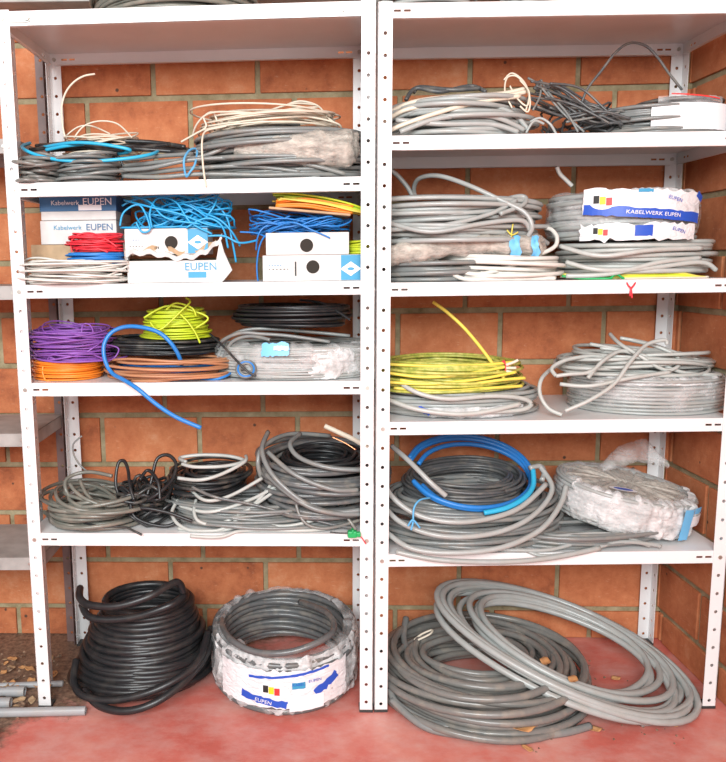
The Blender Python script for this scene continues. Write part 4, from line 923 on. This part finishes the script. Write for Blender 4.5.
for k in range(13):
    for s in range(48):
        g = s/48; g = g*g*(3-2*g); off, px_, py_, dz = [p_+(q_-p_)*g for p_, q_ in zip(par[k], par[k+1])]
        a = 2*pi*s/48 + pi
        sc_ = 1 + off/.3*(.40+.60*max(0, cos(a+.5))**2 + .25*max(0, -cos(a))**2)
        q = Cn + Ax*(cos(a)*sc_) + Bx*(sin(a)*sc_) + Vector((px_, py_, dz + .006*sin(2*a)))
        q.z = max(q.z, -.112+.010+.004*(k % 5)); pts.append(q)
tubes('winding', [pts], .0094, 'lightgrey', t, 8)
ends(t, [[(640, 733, -.08), (668, 729, -.06), (688, 712, -.01), (695, 692, .05)]], .0094, 'lightgrey', ns=8)

# ------------------------------------------------------------------ coils stored on top of the units
zs = LZ[0]
t = coil('greenish grey coil on top of the left unit, only its bottom edge in view', 88, 262, -14, zs, .20, .16, .0055, 'olive', .07, None, .006, H=.07)
t['label'] = 'greenish grey coil on top of the left unit'
zs = RZ[0]
t = coil('pale grey coil on top of the right unit beside the middle posts', 376, 470, -14, zs, .20, .12, .0055, 'lightgrey', .05, None, .006, H=.06)
t = coil('large grey coil with green film on top of the right unit', 500, 694, -14, zs, .19, .16, .0058, 'lightgrey', .07, None, .006, H=.07)
rx, ry, h, w = list(t_info.values())[-1]
wrap(t, patch(.14, .05, 12, 4, .006, 3), 'limepale', A-.05, .035, rx, ry, .012, name='plastic_wrap', label='pale green film')

# ------------------------------------------------------------------ pipes and dry leaves on the floor
def pipe(label, a, b_, r, mt='pvc', bore=.75, socket=None):
    a, b_ = Vector(a), Vector(b_); t = thing('plastic_pipe', label, 'pipe', (a+b_)/2, 0, 'grey pipes on the floor by the left unit')
    d = (b_-a); L_ = d.length; d.normalize(); n1 = d.orthogonal().normalized(); n2 = d.cross(n1); V, F = [], []; N_ = 20
    prof = [(-L_/2, r), (L_/2, r), (L_/2, r*bore), (-L_/2, r*bore)]
    if socket: prof = [(-L_/2, r), (L_/2-socket, r), (L_/2-socket, r*1.2), (L_/2, r*1.2), (L_/2, r), (-L_/2, r*bore)]
    for k in range(N_):
        for s_, rr in prof: V.append(d*s_ + (n1*cos(2*pi*k/N_)+n2*sin(2*pi*k/N_))*rr)
    m_ = len(prof)
    for k in range(N_):
        for j in range(m_): F.append((k*m_+j, k*m_+(j+1) % m_, ((k+1) % N_)*m_+(j+1) % m_, ((k+1) % N_)*m_+j))
    o = obj('tube', (V, F), mt, t); 
    for p in o.data.polygons: p.use_smooth = False
    return t
pipe('long grey plastic pipe on the floor reaching under the left front post', (-1.35, -.004, .0125), (-.772, .006, .0125), .0120)
pipe('short fat grey pipe end behind the long one at the left edge', (-1.30, .045, .016), (-.985, .043, .016), .0150, bore=.8)
pipe('thin grey pipe farther back among the dry leaves', (-1.3, .13, .010), (-.872, .150, .010), .0085)
pipe('grey pipe with a socket at the left edge of the floor', (-1.3, .10, .016), (-.965, .10, .016), .0120, socket=.05)
pipe('dark grey pipe end at the lower left corner of the floor', (-1.3, -.105, .016), (-.972, -.100, .016), .0155, 'midgrey')
def leaf(label, p, s, rz, mat='leaf', curl=.3, rx_=0):
    V, F = [], []; nx, ny = 8, 4
    for i in range(nx+1):
        for j in range(ny+1):
            x = i/nx-.5; wv = .32*sin(pi*min(1, i/nx*1.02+.0))**.8 * (1-.25*i/nx); y = (j/ny-.5)*2*wv
            V.append((x*s, y*s, s*(.06+curl*(y*y*2.4 + x*x*.6) + .05*sin(x*9+y*7))))
    for i in range(nx):
        for j in range(ny): a = i*(ny+1)+j; F.append((a, a+ny+1, a+ny+2, a+1))
    o = obj('dry_leaf', (V, F), mat, None, True, p); o.rotation_euler = (rx_, 0, rz); o.modifiers.new('thick', 'SOLIDIFY').thickness = .0008
    tag(o, label, 'leaf', 'dry leaves among the floor coils')
for args in (('orange brown dry leaf on the front of the flat floor coil', PZ(524, 729, .034), .075, .2), ('pinkish dry leaf caught between the strands of the leaning ring', PZ(545, 662, .128), .05, 1.4),
             ('crumpled dry leaf on the red floor inside the leaning ring', PZ(616, 679, .002), .038, .5), ('brown dry leaf on the strands at the right of the flat coil', PZ(573, 680, .118), .045, 1.2),
             ('small dry leaf at the right foot of the flat coil', PZ(596, 730, .003), .04, .3), ('dry leaf fragment on the floor in front of the right unit', PZ(527, 749, .002), .034, 2.2),
             ('curled dry leaf against the right front post', PZ(693, 714, .002), .03, .9), ('brown dry leaf at the foot of the leaning ring near the right post', PZ(672, 725, .003), .032, 2.6)):
    leaf(*args)
rng = R()
for i in range(34):
    u, v = rng.uniform(0, 40) if i < 26 else rng.uniform(40, 62), rng.uniform(655, 712) if i < 26 else rng.uniform(640, 700)
    q = PZ(u, v, .002)
    leaf('dry leaf scrap on the dirt behind the pipes at the left', (q.x, q.y, .001+.012*rng.random()), rng.uniform(.018, .042), rng.uniform(0, 6), ['leaf', 'carton_in', 'debris'][i % 3], rng.uniform(.2, .6), rng.uniform(-.3, .3))
V, F = [], []
rng = random.Random(3)
for i in range(90):      # loose crumbs of dirt along the back wall and under the coils
    u, v = (rng.uniform(0, 80), rng.uniform(650, 720)) if i < 50 else ((rng.uniform(560, 690), rng.uniform(655, 745)) if i < 80 else (rng.uniform(500, 560), rng.uniform(738, 756)))
    q = PZ(u, v, 0); s_ = rng.uniform(.002, .006); k = len(V)
    V += [q+Vector((s_, 0, .0)), q+Vector((-s_*.5, s_*.8, .0)), q+Vector((-s_*.5, -s_*.8, .0)), q+Vector((0, 0, s_))]
    F += [(k, k+1, k+3), (k+1, k+2, k+3), (k+2, k, k+3), (k, k+2, k+1)]
o = obj('floor_crumbs', (V, F), 'debris'); tag(o, 'crumbs of dry dirt scattered on the red floor', 'dirt'); o['kind'] = 'stuff'

# ------------------------------------------------------------------ light: the open garage door behind the camera, plus an added fill
w = bpy.data.worlds.new('world'); bpy.context.scene.world = w; w.use_nodes = True
w.node_tree.nodes['Background'].inputs[0].default_value = (.93, .96, 1, 1); w.node_tree.nodes['Background'].inputs[1].default_value = .40
def area(name, loc, target, sx, sy, power, col):
    l = bpy.data.lights.new(name, 'AREA'); l.shape = 'RECTANGLE'; l.size = sx; l.size_y = sy; l.energy = power; l.color = col
    o = bpy.data.objects.new(name, l); C.objects.link(o); o.location = loc
    o.rotation_euler = (Vector(target)-Vector(loc)).to_track_quat('-Z', 'Y').to_euler(); return o
area('daylight_through_garage_door', (-.8, -3.7, 2.35), (0, 0, .85), 2.4, 1.3, 170, (.97, 1, 1))
area('fill_light', (.6, -3.6, 1.3), (0, .2, .5), 1.8, 1.6, 22, (1, 1, 1))  # weak fill lamp added from behind the camera, not a real door
sc = bpy.context.scene
sc.view_settings.view_transform = 'Standard'; sc.view_settings.look = 'None'; sc.view_settings.gamma = 1
sc.view_settings.exposure = .36
